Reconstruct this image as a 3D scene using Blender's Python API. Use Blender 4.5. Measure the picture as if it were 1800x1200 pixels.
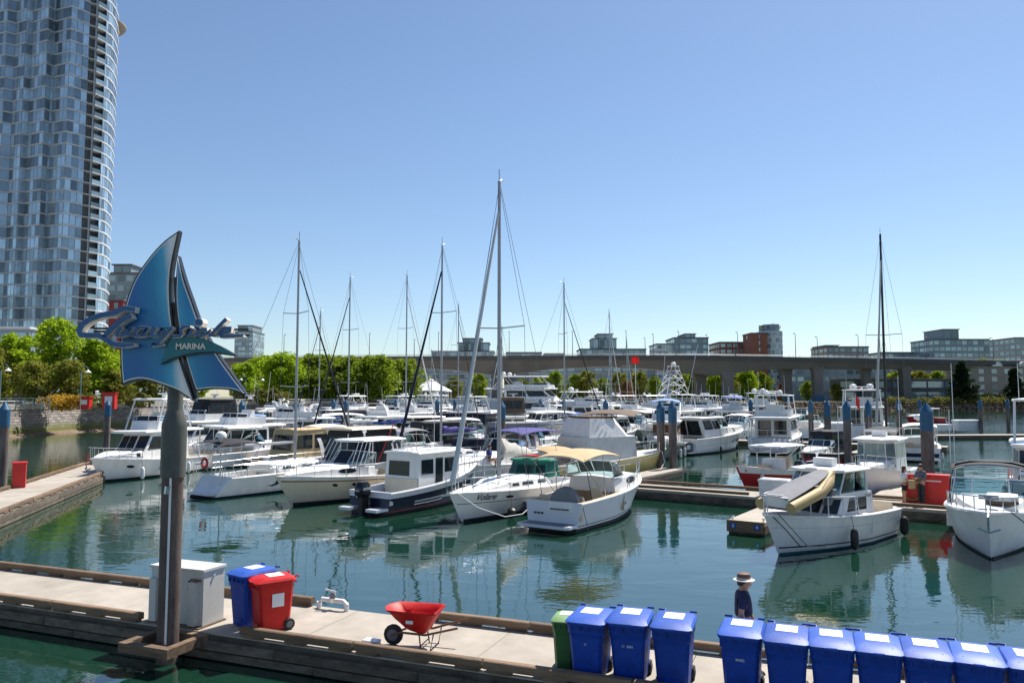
import bpy, bmesh, math, random
from mathutils import Vector, Matrix
R = math.radians
random.seed(7)
# ------------------------------------------------------------------ camera, world, sun, exposure
scene = bpy.context.scene
for o in list(bpy.data.objects): bpy.data.objects.remove(o)
col = scene.collection
F, YH, CAMH = 1350.0, 697.0, 5.2            # focal length and horizon in pixels of an 1800 wide frame; eye height over the water
TH = math.atan((YH-600)/F)
cam_d = bpy.data.cameras.new('camera'); cam = bpy.data.objects.new('camera', cam_d); col.objects.link(cam)
cam.location = (0, 0, CAMH); cam.rotation_euler = (math.pi/2+TH, 0, 0)
cam_d.sensor_width = 36; cam_d.lens = 36*F/1800; cam_d.clip_end = 20000; cam_d.clip_start = .1
scene.camera = cam
SUN_AZ, SUN_EL = R(40), R(56)               # azimuth measured from the view direction towards the right
world = bpy.data.worlds.new('World'); scene.world = world; world.use_nodes = True
wn = world.node_tree.nodes; wl = world.node_tree.links; wn.clear()
wo = wn.new('ShaderNodeOutputWorld'); wb = wn.new('ShaderNodeBackground'); ws = wn.new('ShaderNodeTexSky')
ws.sky_type = 'NISHITA'; ws.sun_disc = False; ws.sun_elevation = SUN_EL; ws.sun_rotation = SUN_AZ
ws.air_density = 1.0; ws.dust_density = 0.35; ws.ozone_density = 3.8; ws.altitude = 0
wb.inputs[1].default_value = .086
wl.new(ws.outputs[0], wb.inputs[0]); wl.new(wb.outputs[0], wo.inputs[0])
sun_d = bpy.data.lights.new('sun', 'SUN'); sun_d.energy = 5.0; sun_d.angle = R(.5); sun_d.color = (1, .95, .87)
sun = bpy.data.objects.new('sun', sun_d); col.objects.link(sun)
sv = Vector((math.sin(SUN_AZ)*math.cos(SUN_EL), math.cos(SUN_AZ)*math.cos(SUN_EL), math.sin(SUN_EL)))
sun.rotation_euler = sv.to_track_quat('Z', 'Y').to_euler(); sun.location = (60, 60, 120)
scene.view_settings.view_transform = 'Standard'; scene.view_settings.look = 'None'
scene.view_settings.exposure = 0.64; scene.view_settings.gamma = 1
scene.render.engine = 'CYCLES'

# ------------------------------------------------------------------ measuring helpers: a sight line met with a level or an upright plane
_c, _s = math.cos(TH), math.sin(TH)
def ray(u, v):
    a = (u-900)/F; b = (600-v)/F
    return Vector((a, _c-b*_s, _s+b*_c))
def P(u, v, z=.5):
    d = ray(u, v); t = (z-CAMH)/d.z
    return Vector((d.x*t, d.y*t, z))
def PY(u, v, y):
    d = ray(u, v); t = y/d.y
    return Vector((d.x*t, y, CAMH+d.z*t))
def at(u, d, z=0): return Vector(((u-900)/F*d, d, z))
def ht(v, d): return CAMH+(YH-v)/F*d

# ------------------------------------------------------------------ materials
M = {}
def mat(name, c, rough=.5, metal=0, var=.12, scale=3.0, bump=0, bscale=30, coat=0, c2=None, objrand=0, stretch=None, spec=.5, isl=False):
    m = bpy.data.materials.new(name); m.use_nodes = True
    n = m.node_tree.nodes; l = m.node_tree.links; b = n['Principled BSDF']
    b.inputs['Roughness'].default_value = rough; b.inputs['Metallic'].default_value = metal
    b.inputs['Specular IOR Level'].default_value = spec
    if coat: b.inputs['Coat Weight'].default_value = coat; b.inputs['Coat Roughness'].default_value = .08
    c = tuple(c)+(1,); d = tuple(c2)+(1,) if c2 else tuple(x*(1-var) for x in c[:3])+(1,)
    if var or c2:
        tc = n.new('ShaderNodeTexCoord'); mp = n.new('ShaderNodeMapping'); nz = n.new('ShaderNodeTexNoise')
        if stretch: mp.inputs['Scale'].default_value = stretch
        nz.inputs['Scale'].default_value = scale; nz.inputs['Detail'].default_value = 6; nz.inputs['Roughness'].default_value = .65
        mx = n.new('ShaderNodeMix'); mx.data_type = 'RGBA'; mx.inputs[6].default_value = c; mx.inputs[7].default_value = d
        rp = n.new('ShaderNodeValToRGB'); rp.color_ramp.elements[0].position = .38; rp.color_ramp.elements[1].position = .68
        l.new(tc.outputs['Object'], mp.inputs[0]); l.new(mp.outputs[0], nz.inputs[0]); l.new(nz.outputs[0], rp.inputs[0])
        l.new(rp.outputs[0], mx.inputs[0]); out = mx.outputs[2]
        if objrand or isl:
            h = n.new('ShaderNodeHueSaturation'); ad = n.new('ShaderNodeMath'); ad.operation = 'FRACT'
            oi = n.new('ShaderNodeObjectInfo'); ge = n.new('ShaderNodeNewGeometry'); sm = n.new('ShaderNodeMath'); sm.operation = 'ADD'
            l.new(oi.outputs['Random'], sm.inputs[0]); l.new(ge.outputs['Random Per Island'], sm.inputs[1]); l.new(sm.outputs[0], ad.inputs[0])
            mr = n.new('ShaderNodeMapRange'); mr.inputs[3].default_value = 1-objrand; mr.inputs[4].default_value = 1+objrand
            l.new(ad.outputs[0], mr.inputs[0]); l.new(mr.outputs[0], h.inputs['Value']); l.new(out, h.inputs['Color']); out = h.outputs[0]
        l.new(out, b.inputs['Base Color'])
        if bump:
            bp = n.new('ShaderNodeBump'); bp.inputs['Strength'].default_value = bump; bp.inputs['Distance'].default_value = .02
            n2 = n.new('ShaderNodeTexNoise'); n2.inputs['Scale'].default_value = bscale; n2.inputs['Detail'].default_value = 5
            l.new(mp.outputs[0], n2.inputs[0]); l.new(n2.outputs[0], bp.inputs['Height']); l.new(bp.outputs[0], b.inputs['Normal'])
    else: b.inputs['Base Color'].default_value = c
    M[name] = m; return m
mat('gel', (.80, .79, .77), .28, var=.14, scale=2.2, stretch=(1.3, 1.3, .3))
mat('gel2', (.80, .79, .77), .35, var=.16, scale=3)
mat('gel_grey', (.62, .64, .68), .25, var=.07, scale=1)
mat('cream', (.72, .62, .46), .3, var=.1)
mat('yellow_hull', (.70, .58, .22), .35, var=.12)
mat('navy', (.012, .016, .045), .2, var=.1)
mat('blue_hull', (.30, .48, .66), .25, var=.08)
mat('green_hull', (.11, .17, .14), .3, var=.1)
mat('red_hull', (.42, .015, .015), .25, var=.1)
mat('nonskid', (.74, .72, .67), .7, var=.1, scale=5)
mat('beige', (.60, .47, .32), .7, var=.12)
mat('boot', (.015, .018, .02), .5, var=.2)
mat('teal_boot', (.02, .10, .12), .5, var=.2)
mat('red_stripe', (.35, .03, .03), .4, var=.1)
mat('wood', (.20, .085, .035), .45, var=.35, scale=4, stretch=(1, 8, 8))
mat('teak', (.30, .16, .07), .5, var=.3, scale=4, stretch=(1, 10, 1))
mat('steel', (.62, .63, .64), .22, 1, var=.05)
mat('alu', (.36, .37, .39), .45, .6, var=.08)
mat('alu_white', (.72, .72, .72), .4, var=.05)
mat('black', (.012, .012, .014), .45, var=.2)
mat('black_gloss', (.01, .01, .012), .15, var=.1)
mat('wire', (.12, .12, .13), .4, .5, var=.05)
for nm, c in dict(canvas_black=(.016, .016, .02), canvas_tan=(.50, .37, .20), canvas_brown=(.13, .085, .05), canvas_purple=(.055, .045, .22), canvas_grey=(.22, .22, .24),
                  canvas_white=(.74, .74, .74), canvas_green=(.015, .16, .11), canvas_blue=(.03, .09, .33), canvas_lblue=(.19, .33, .62), canvas_vinyl=(.62, .63, .62),
                  canvas_navy=(.012, .014, .035), canvas_cream=(.66, .62, .54)).items():
    mat(nm, c, .8, var=.18, scale=2.5, bump=.5, bscale=6)
mat('rubber', (.018, .018, .018), .7, var=.2)
mat('tube_grey', (.17, .17, .18), .6, var=.15); mat('tube_tan', (.50, .36, .16), .6, var=.15)
mat('flag_red', (.75, .04, .03), .8, var=.1)
mat('pile', (.085, .062, .055), .85, var=.5, scale=3, bump=.8, bscale=10, stretch=(1, 1, .25), c2=(.20, .17, .15))
mat('pile_blue', (.014, .095, .19), .5, var=.2)
mat('concrete', (.40, .355, .30), .88, var=.14, scale=.9, bump=.4, bscale=70, c2=(.29, .255, .21), objrand=.06)
mat('dock_side', (.15, .12, .09), .85, var=.5, scale=1.6, bump=.9, bscale=8, c2=(.045, .036, .024), stretch=(1, 1, 2.2), objrand=.3)
mat('dock_slime', (.035, .04, .015), .6, var=.5, scale=3, bump=.8, bscale=9, c2=(.12, .11, .085))
mat('rail_wood', (.21, .135, .08), .8, var=.4, scale=3, bump=.6, bscale=14, stretch=(.4, 3, 3), c2=(.10, .065, .04), objrand=.25)
mat('bin_blue', (.006, .055, .36), .5, var=.3, scale=5, bump=.2, bscale=50, spec=.3, objrand=.12)
mat('bin_lid', (.03, .10, .46), .5, var=.3, scale=4, spec=.35, objrand=.18)
mat('bin_red', (.56, .014, .012), .5, var=.3, scale=5, spec=.3); mat('bin_green', (.03, .12, .03), .45, var=.15); mat('bin_green_lid', (.20, .34, .14), .45, var=.15)
mat('paper', (.78, .78, .78), .6, var=.05)
mat('cabinet', (.58, .57, .53), .5, var=.12, scale=2); mat('red_box', (.60, .015, .012), .4, var=.12)
mat('skin', (.48, .26, .17), .55, var=.08); mat('hair', (.03, .018, .012), .6, var=.2); mat('hair_red', (.09, .022, .015), .6, var=.2)
mat('shirt_navy', (.014, .017, .06), .8, var=.25, scale=8); mat('shirt_grey', (.14, .14, .15), .8, var=.2, scale=8); mat('shirt_white', (.75, .73, .72), .8, var=.1)
mat('shirt_blue', (.02, .04, .22), .8, var=.2); mat('pants_dark', (.03, .03, .035), .8, var=.2); mat('shorts_black', (.012, .012, .014), .8, var=.2); mat('khaki', (.42, .33, .22), .8, var=.15)
mat('hat_pale', (.62, .55, .50), .8, var=.15); mat('hat_band', (.16, .07, .05), .7, var=.2)
mat('pole_paint', (.085, .09, .075), .5, var=.4, scale=5, stretch=(1, 1, .4)); mat('pole_rust', (.075, .05, .042), .75, c2=(.14, .11, .09), var=.4, scale=4, bump=.4, bscale=14, stretch=(1, 1, .3))
mat('sign_black', (.012, .012, .014), .35, var=.1); mat('sign_white', (.80, .78, .74), .35, var=.06)
mat('letter_blue', (.006, .10, .27), .3, var=.25, scale=4); mat('letter_cream', (.78, .72, .64), .35, 0, var=.2, scale=5); mat('sign_teal', (.01, .17, .20), .4, var=.15)
mat('stone', (.30, .28, .25), .9, var=.4)
mat('bridge', (.19, .175, .16), .85, var=.25, scale=.12); mat('bridge_dark', (.10, .10, .095), .85, var=.2, scale=.1)
mat('land', (.20, .18, .12), .95, var=.3, scale=.08, c2=(.09, .11, .04)); mat('paving', (.42, .38, .33), .9, var=.15, scale=.4)
mat('riprap', (.20, .14, .09), .95, var=.5, scale=1.2, bump=1, bscale=1.5)
mat('bcon', (.36, .36, .37), .8, var=.12, scale=.2); mat('bwhite', (.58, .60, .62), .7, var=.1, scale=.2); mat('bbrick', (.26, .10, .065), .85, var=.2, scale=.5)
mat('bdark', (.12, .12, .13), .7, var=.2, scale=.2); mat('btan', (.30, .26, .22), .8, var=.15, scale=.2); mat('bred', (.22, .025, .03), .7, var=.15)
mat('bgreyblue', (.22, .28, .32), .6, var=.15, scale=.2)
mat('bglass', (.26, .36, .40), .08, .3, var=.3, scale=.3, objrand=.5); mat('tglass', (.34, .45, .52), .07, .45, var=.4, scale=.25, objrand=.6)
mat('tband', (.42, .45, .46), .6, var=.1); mat('tframe', (.26, .29, .31), .5, var=.1); mat('tdark', (.05, .06, .07), .5, var=.2)
mat('bark', (.07, .05, .035), .9, var=.3); mat('car_white', (.75, .75, .75), .2, var=.03, coat=.5); mat('car_dark', (.02, .025, .035), .2, var=.05, coat=.5)
mat('lamp_green', (.13, .22, .22), .5, var=.1); mat('lamp_white', (.7, .7, .68), .4, var=.05)
mat('shrub_orange', (.45, .25, .04), .8, var=.3)
mat('hose_green', (.12, .35, .04), .5, var=.1); mat('bucket_blue', (.02, .07, .45), .4, var=.1); mat('kayak_yellow', (.6, .52, .06), .4, var=.1)
def glassmat(name, tint, fac=.5, rough=.03):
    m = bpy.data.materials.new(name); m.use_nodes = True; n = m.node_tree.nodes; l = m.node_tree.links; n.clear()
    o = n.new('ShaderNodeOutputMaterial'); t = n.new('ShaderNodeBsdfTransparent'); g = n.new('ShaderNodeBsdfGlossy'); d = n.new('ShaderNodeBsdfDiffuse')
    t.inputs[0].default_value = tint+(1,); g.inputs[1].default_value = rough; d.inputs[0].default_value = (.02, .03, .035, 1)
    lw = n.new('ShaderNodeFresnel'); lw.inputs[0].default_value = 1.5; a = n.new('ShaderNodeMixShader'); b = n.new('ShaderNodeMixShader')
    a.inputs[0].default_value = fac; l.new(t.outputs[0], a.inputs[1]); l.new(d.outputs[0], a.inputs[2])
    l.new(lw.outputs[0], b.inputs[0]); l.new(a.outputs[0], b.inputs[1]); l.new(g.outputs[0], b.inputs[2]); l.new(b.outputs[0], o.inputs[0])
    M[name] = m
glassmat('glass', (.72, .86, .88), .12); glassmat('glass_dark', (.25, .25, .27), .72); glassmat('vinyl', (.75, .77, .75), .25, .2)
def leafmat(name, c1, c2, dark=.5):
    m = bpy.data.materials.new(name); m.use_nodes = True; n = m.node_tree.nodes; l = m.node_tree.links; n.clear()
    o = n.new('ShaderNodeOutputMaterial'); d = n.new('ShaderNodeBsdfDiffuse'); t = n.new('ShaderNodeBsdfTranslucent'); x = n.new('ShaderNodeMixShader'); x.inputs[0].default_value = .5
    g = n.new('ShaderNodeNewGeometry'); r = n.new('ShaderNodeValToRGB'); r.color_ramp.elements[0].color = c1+(1,); r.color_ramp.elements[1].color = c2+(1,)
    tc = n.new('ShaderNodeTexCoord'); nz = n.new('ShaderNodeTexNoise'); nz.inputs['Scale'].default_value = .5; ad = n.new('ShaderNodeMath'); ad.operation = 'MULTIPLY_ADD'
    ad.inputs[1].default_value = .5; l.new(tc.outputs['Object'], nz.inputs[0]); sb = n.new('ShaderNodeMath'); sb.operation = 'MULTIPLY_ADD'; sb.inputs[1].default_value = 1.6; sb.inputs[2].default_value = -.55
    l.new(nz.outputs[0], sb.inputs[0]); l.new(g.outputs['Random Per Island'], ad.inputs[0]); l.new(sb.outputs[0], ad.inputs[2]); l.new(ad.outputs[0], r.inputs[0])
    l.new(r.outputs[0], d.inputs[0]); l.new(r.outputs[0], t.inputs[0]); l.new(d.outputs[0], x.inputs[1]); l.new(t.outputs[0], x.inputs[2]); l.new(x.outputs[0], o.inputs[0])
    M[name] = m
leafmat('leaf_bright', (.12, .22, .012), (.44, .56, .04)); leafmat('leaf_mid', (.085, .15, .014), (.33, .40, .04)); leafmat('leaf_olive', (.09, .11, .022), (.33, .33, .06))
leafmat('leaf_dark', (.016, .03, .016), (.045, .07, .03)); leafmat('leaf_shrub', (.09, .10, .025), (.25, .24, .07)); leafmat('leaf_rust', (.13, .06, .03), (.30, .16, .08))
leafmat('leaf_flower', (.35, .20, .03), (.6, .40, .06))

# ------------------------------------------------------------------ mesh building
class MB:
    def __init__(s): s.v = []; s.f = []
    def add(s, vs, fs):
        o = len(s.v); s.v += [tuple(v) for v in vs]; s.f += [tuple(i+o for i in f) for f in fs]; return s
    def box(s, x0, x1, y0, y1, z0, z1):
        return s.add([(x0, y0, z0), (x1, y0, z0), (x1, y1, z0), (x0, y1, z0), (x0, y0, z1), (x1, y0, z1), (x1, y1, z1), (x0, y1, z1)],
                     [(3, 2, 1, 0), (4, 5, 6, 7), (0, 1, 5, 4), (1, 2, 6, 5), (2, 3, 7, 6), (3, 0, 4, 7)])
    def loft(s, rings, closed=True, c0=True, c1=True):
        n = len(rings[0]); vs = [p for r in rings for p in r]; fs = []
        for i in range(len(rings)-1):
            for j in range(n if closed else n-1):
                k = (j+1) % n; fs.append((i*n+j, i*n+k, (i+1)*n+k, (i+1)*n+j))
        if c0: fs.append(tuple(range(n-1, -1, -1)))
        if c1: fs.append(tuple((len(rings)-1)*n+j for j in range(n)))
        return s.add(vs, fs)
    def tube(s, pts, r, n=6, r1=None, caps=True):
        pts = [Vector(p) for p in pts]; r1 = r if r1 is None else r1; rings = []
        for i, p in enumerate(pts):
            d = (pts[min(i+1, len(pts)-1)]-pts[max(i-1, 0)]).normalized()
            a = d.cross(Vector((0, 0, 1)) if abs(d.z) < .9 else Vector((1, 0, 0))).normalized(); b = d.cross(a)
            rr = r+(r1-r)*i/max(1, len(pts)-1)
            rings.append([p+a*rr*math.cos(2*math.pi*k/n)+b*rr*math.sin(2*math.pi*k/n) for k in range(n)])
        return s.loft(rings, True, caps, caps)
    def prism(s, poly, z0, z1):
        return s.loft([[(x, y, z0) for x, y in poly], [(x, y, z1) for x, y in poly]])
    def lathe(s, prof, n=12, c=(0, 0, 0)):
        return s.loft([[(c[0]+r*math.cos(2*math.pi*k/n), c[1]+r*math.sin(2*math.pi*k/n), c[2]+z) for k in range(n)] for r, z in prof])
    def slabsheet(s, grid, th):
        h = len(grid); w = len(grid[0]); top = [p for r in grid for p in r]; bot = [(p[0], p[1], p[2]-th) for p in top]; n = h*w; fs = []
        for i in range(h-1):
            for j in range(w-1):
                a, b, c, d = i*w+j, i*w+j+1, (i+1)*w+j+1, (i+1)*w+j; fs += [(a, b, c, d), (n+d, n+c, n+b, n+a)]
        edge = [(0, j) for j in range(w)]+[(i, w-1) for i in range(1, h)]+[(h-1, j) for j in range(w-2, -1, -1)]+[(i, 0) for i in range(h-2, 0, -1)]
        e = [i*w+j for i, j in edge]
        for k in range(len(e)): a, b = e[k], e[(k+1) % len(e)]; fs.append((b, a, n+a, n+b))
        return s.add(top+bot, fs)
    def mesh(s, name, m, smooth=True, fix=True, ang=38):
        me = bpy.data.meshes.new(name); me.from_pydata(s.v, [], s.f); me.materials.append(M[m] if isinstance(m, str) else m)
        if fix:
            b = bmesh.new(); b.from_mesh(me); bmesh.ops.recalc_face_normals(b, faces=b.faces); b.to_mesh(me); b.free()
        if smooth:
            me.polygons.foreach_set('use_smooth', [True]*len(me.polygons)); me.set_sharp_from_angle(angle=R(ang))
        me.update(); return me
    def build(s, name, m, parent=None, smooth=True, fix=True, loc=None, rz=0, ang=38):
        return link(name, s.mesh(name, m, smooth, fix, ang), parent, loc, rz)
def link(name, data, parent=None, loc=None, rz=0):
    o = bpy.data.objects.new(name, data); col.objects.link(o); o.parent = parent
    if loc is not None: o.location = loc
    if rz: o.rotation_euler.z = rz
    return o
def tag(o, label, cat, group=None):
    o['label'] = label; o['category'] = cat
    if group: o['group'] = group
    return o
def struct(o): o['kind'] = 'structure'; return o
def stuff(o): o['kind'] = 'stuff'; return o
def thing(name, label, cat, loc=(0, 0, 0), rz=0, group=None):
    return tag(link(name, None, None, loc, rz), label, cat, group)
def copy_tree(o, parent=None):
    c = o.copy(); col.objects.link(c); c.parent = parent
    for ch in o.children: copy_tree(ch, c)
    return c
def text(s, size, m, parent, mtx, extrude=.01, shear=0, name='lettering', offset=0):
    c = bpy.data.curves.new('t', 'FONT'); c.body = s; c.size = size; c.extrude = extrude; c.shear = shear; c.align_x = 'CENTER'; c.align_y = 'CENTER'; c.offset = offset
    t = bpy.data.objects.new('t', c); col.objects.link(t); bpy.context.view_layer.update()
    me = bpy.data.meshes.new_from_object(t.evaluated_get(bpy.context.evaluated_depsgraph_get())); bpy.data.objects.remove(t)
    me.materials.clear(); me.materials.append(M[m]); o = link(name, me, parent); o.matrix_local = mtx; return o
def face_mtx(p, xdir, normal):
    x = Vector(xdir).normalized(); n = Vector(normal).normalized(); y = n.cross(x).normalized(); x = y.cross(n)
    m = Matrix((x, y, n)).transposed().to_4x4(); m.translation = Vector(p); return m

# ------------------------------------------------------------------ water, land, seawall
def water():
    m = bpy.data.materials.new('water'); m.use_nodes = True; n = m.node_tree.nodes; l = m.node_tree.links; b = n['Principled BSDF']
    b.inputs['Base Color'].default_value = (.006, .034, .020, 1); b.inputs['Roughness'].default_value = .01; b.inputs['IOR'].default_value = 2.6
    tc = n.new('ShaderNodeTexCoord'); mp = n.new('ShaderNodeMapping'); mp.inputs['Scale'].default_value = (.55, 1, 1); mp.inputs['Rotation'].default_value = (0, 0, R(12))
    a = n.new('ShaderNodeTexNoise'); a.inputs['Scale'].default_value = .9; a.inputs['Detail'].default_value = 2.5; a.inputs['Roughness'].default_value = .45; a.inputs['Distortion'].default_value = .4
    c = n.new('ShaderNodeTexNoise'); c.inputs['Scale'].default_value = 5; c.inputs['Detail'].default_value = 2
    k = n.new('ShaderNodeTexNoise'); k.inputs['Scale'].default_value = .035; k.inputs['Detail'].default_value = 2     # patches of breeze
    kr = n.new('ShaderNodeMapRange'); kr.inputs[1].default_value = .42; kr.inputs[2].default_value = .68; kr.inputs[3].default_value = .05; kr.inputs[4].default_value = .5
    sx = n.new('ShaderNodeSeparateXYZ'); pr = n.new('ShaderNodeMapRange'); pr.inputs[1].default_value = 55; pr.inputs[2].default_value = 140; pr.inputs[3].default_value = 0; pr.inputs[4].default_value = 1.5
    ad = n.new('ShaderNodeMath'); ad.operation = 'ADD'; mu = n.new('ShaderNodeMath'); mu.operation = 'MULTIPLY'; s2 = n.new('ShaderNodeMath'); s2.operation = 'ADD'
    bp = n.new('ShaderNodeBump'); bp.inputs['Strength'].default_value = .42; bp.inputs['Distance'].default_value = .036
    l.new(tc.outputs['Object'], mp.inputs[0]); l.new(mp.outputs[0], a.inputs[0]); l.new(mp.outputs[0], c.inputs[0]); l.new(tc.outputs['Object'], k.inputs[0]); l.new(k.outputs[0], kr.inputs[0])
    vd = n.new('ShaderNodeVectorMath'); vd.operation = 'DOT_PRODUCT'; vd.inputs[1].default_value = (.8, .6, 0)      # open water past the marina is choppier
    l.new(tc.outputs['Object'], vd.inputs[0]); l.new(vd.outputs['Value'], pr.inputs[0]); l.new(kr.outputs[0], ad.inputs[0]); l.new(pr.outputs[0], ad.inputs[1])
    l.new(c.outputs[0], mu.inputs[0]); l.new(ad.outputs[0], mu.inputs[1]); l.new(a.outputs[0], s2.inputs[0]); l.new(mu.outputs[0], s2.inputs[1])
    l.new(s2.outputs[0], bp.inputs['Height']); l.new(bp.outputs[0], b.inputs['Normal'])
    M['water'] = m
    struct(MB().add([(-4000, -60, 0), (4000, -60, 0), (4000, 9000, 0), (-4000, 9000, 0)], [(0, 1, 2, 3)]).build('water', 'water', None, False))
water()
def stonewall_mat():
    m = mat('seawall_stone', (.3, .28, .25), .9); n = m.node_tree.nodes; l = m.node_tree.links; b = n['Principled BSDF']
    tc = n.new('ShaderNodeTexCoord'); sx = n.new('ShaderNodeSeparateXYZ'); cb = n.new('ShaderNodeCombineXYZ'); br = n.new('ShaderNodeTexBrick'); dt = n.new('ShaderNodeVectorMath'); dt.operation = 'DOT_PRODUCT'
    dt.inputs[1].default_value = (.3, .95, 0); l.new(tc.outputs['Object'], sx.inputs[0]); l.new(tc.outputs['Object'], dt.inputs[0]); l.new(dt.outputs['Value'], cb.inputs[0]); l.new(sx.outputs[2], cb.inputs[1]); l.new(cb.outputs[0], br.inputs[0])
    br.inputs['Scale'].default_value = 1; br.inputs['Brick Width'].default_value = .9; br.inputs['Row Height'].default_value = .38; br.inputs['Mortar Size'].default_value = .03
    br.inputs['Color1'].default_value = (.33, .29, .25, 1); br.inputs['Color2'].default_value = (.17, .15, .14, 1); br.inputs['Mortar'].default_value = (.07, .065, .06, 1)
    nz = n.new('ShaderNodeTexNoise'); nz.inputs['Scale'].default_value = 1.5; nz.inputs['Detail'].default_value = 6; l.new(tc.outputs['Object'], nz.inputs[0])
    ad = n.new('ShaderNodeMath'); ad.operation = 'MULTIPLY_ADD'; ad.inputs[1].default_value = .7; l.new(nz.outputs[0], ad.inputs[0]); l.new(sx.outputs[2], ad.inputs[2])
    mr = n.new('ShaderNodeMapRange'); mr.inputs[1].default_value = 1.0; mr.inputs[2].default_value = 2.1; l.new(ad.outputs[0], mr.inputs[0])
    mx = n.new('ShaderNodeMix'); mx.data_type = 'RGBA'; mx.inputs[6].default_value = (.115, .12, .02, 1); l.new(mr.outputs[0], mx.inputs[0]); l.new(br.outputs[0], mx.inputs[7])   # weed below the tide line
    l.new(mx.outputs[2], b.inputs['Base Color'])
    bp = n.new('ShaderNodeBump'); bp.inputs['Distance'].default_value = .08; l.new(br.outputs['Fac'], bp.inputs['Height']); bp.invert = True; l.new(bp.outputs[0], b.inputs['Normal'])
stonewall_mat()
SEA = [Vector((-70, 60)), Vector((-66, 92)), Vector((-66, 114)), Vector((-57, 165)), Vector((-44, 192)), Vector((-20, 222)), Vector((40, 250)), Vector((66, 268))]
def shore():
    pts = [(p.x, p.y) for p in SEA]
    g = MB(); n = len(pts); poly = [(-900, 60)]+pts+[(66, 700), (-900, 700)]
    g.prism(poly, -1, 3.5); struct(g.build('promenade', 'paving', None, False))
    s = thing('seawall', 'weedy stone block seawall with a pale concrete parapet below the promenade trees', 'seawall', (0, 0, 0))
    w = MB(); cp = MB(); bt = MB()
    def off(k, d):
        a = SEA[max(0, k-1)]; b = SEA[min(n-1, k+1)]; t = (b-a).normalized(); return SEA[k]+Vector((t.y, -t.x))*d
    w.loft([[(off(k, 1.6).x, off(k, 1.6).y, -.6), (off(k, .35).x, off(k, .35).y, 3.5), (off(k, -.2).x, off(k, -.2).y, 3.5), (off(k, -.2).x, off(k, -.2).y, -.6)] for k in range(n)])
    w.build('stone_face', 'seawall_stone', s, False)
    cp.loft([[(off(k, .5).x, off(k, .5).y, 3.48), (off(k, .5).x, off(k, .5).y, 4.25), (off(k, .1).x, off(k, .1).y, 4.25), (off(k, .1).x, off(k, .1).y, 3.48)] for k in range(n)])
    cp.build('parapet', 'concrete', s, False)
    bt.loft([[(off(k, 3.6).x, off(k, 3.6).y, -.2), (off(k, 1.2).x, off(k, 1.2).y, .42), (off(k, .9).x, off(k, .9).y, -.3)] for k in range(n)]).build('beach_toe', 'riprap', s, False)
    rl = MB()
    for k in range(n-1):
        a, b = off(k, .3), off(k+1, .3); rl.tube([(a.x, a.y, 4.62), (b.x, b.y, 4.62)], .05, 5)
        L = (b-a).length; m = int(L/2.2)
        for i in range(m): p = a+(b-a)*i/m; rl.tube([(p.x, p.y, 4.25), (p.x, p.y, 4.62)], .035, 4)
    rl.build('handrail', 'alu_white', s)
    # south shore on the right: bank, planting, rock
    bank = [(70, 268), (108, 292), (150, 300), (260, 300), (420, 296)]
    b = MB(); b.prism(bank+[(420, 900), (66, 900), (66, 270)], -1, 3.2); struct(b.build('south_bank', 'land', None, False))
    struct(MB().add([(-3800, 700, 3.3), (3800, 700, 3.3), (3800, 8000, 3.3), (-3800, 8000, 3.3)], [(0, 1, 2, 3)]).build('far_ground', 'land', None, False))
    rk = MB(); rnd = random.Random(3)
    for i in range(len(bank)-1):
        a, c = Vector(bank[i]), Vector(bank[i+1]); m = int((c-a).length/.9)
        for j in range(m):
            for q in range(4):
                p = a+(c-a)*((j+rnd.random())/m); z = 2.6*q/3-.1; r = rnd.uniform(.4, .9)
                x, y = p.x+rnd.uniform(-.3, .3), p.y-4.2+q*1.25
                rk.loft([[(x+r*math.cos(k*1.257+j)*f*rnd.uniform(.7, 1.2), y+r*math.sin(k*1.257+j)*f, z+h) for k in range(5)] for f, h in ((1, -.3), (1.05, .2), (.5, r*.8))])
    tagk = stuff(rk.build('bank_rocks', 'riprap', None, False)); tag(tagk, 'rusty brown rock edging along the foot of the far right bank', 'rocks')
shore()

# ------------------------------------------------------------------ foliage
def leaves(mb, c, rad, n, size, rnd, squash=.8):
    for i in range(n):
        d = Vector((rnd.gauss(0, 1), rnd.gauss(0, 1), rnd.gauss(0, 1))).normalized()*rad*(rnd.random()**.45); d.z *= squash
        p = Vector(c)+d; a = Vector((rnd.gauss(0, 1), rnd.gauss(0, 1), rnd.gauss(0, .6))).normalized(); b = a.cross(Vector((rnd.gauss(0, 1), rnd.gauss(0, 1), rnd.gauss(0, 1)))).normalized()
        s = size*rnd.uniform(.6, 1.3); mb.add([p-a*s, p+b*s*.6, p+a*s, p-b*s*.6], [(0, 1, 2, 3)])
TREES = {}
def tree_mesh(key, h, w, leafm, clumps, per, size, trunk=.25, base=.25, conic=0, seed=1):
    rnd = random.Random(seed); t = MB(); c = MB()
    top = h*.75; t.tube([(0, 0, 0), (.1, 0, h*.3), (-.05, .1, top)], trunk, 8, trunk*.3)
    for i in range(clumps):
        z = base+(1-base)*((i+.5)/clumps); q = (z-base)/(1-base)
        prof = (math.sin(math.pi*(.12+.80*q))**.7) if not conic else (1-q)**.8+.08
        a = i*2.4+rnd.uniform(-.5, .5); r = w/2*prof*(rnd.uniform(.25, .95)); cr = w*(.17 if not conic else .13)*rnd.uniform(.75, 1.25)*(.6+.5*prof)
        p = (r*math.cos(a), r*math.sin(a), h*z)
        leaves(c, p, cr, per, size, rnd, .75)
        if i % 3 == 0: t.tube([(0, 0, h*z*.55+h*.08), (p[0]*.5, p[1]*.5, h*z*.85), (p[0]*.9, p[1]*.9, p[2])], trunk*.35, 5, trunk*.08)
    TREES[key] = (t.mesh('trunk', 'bark'), c.mesh('crown', leafm, False, False))
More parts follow.
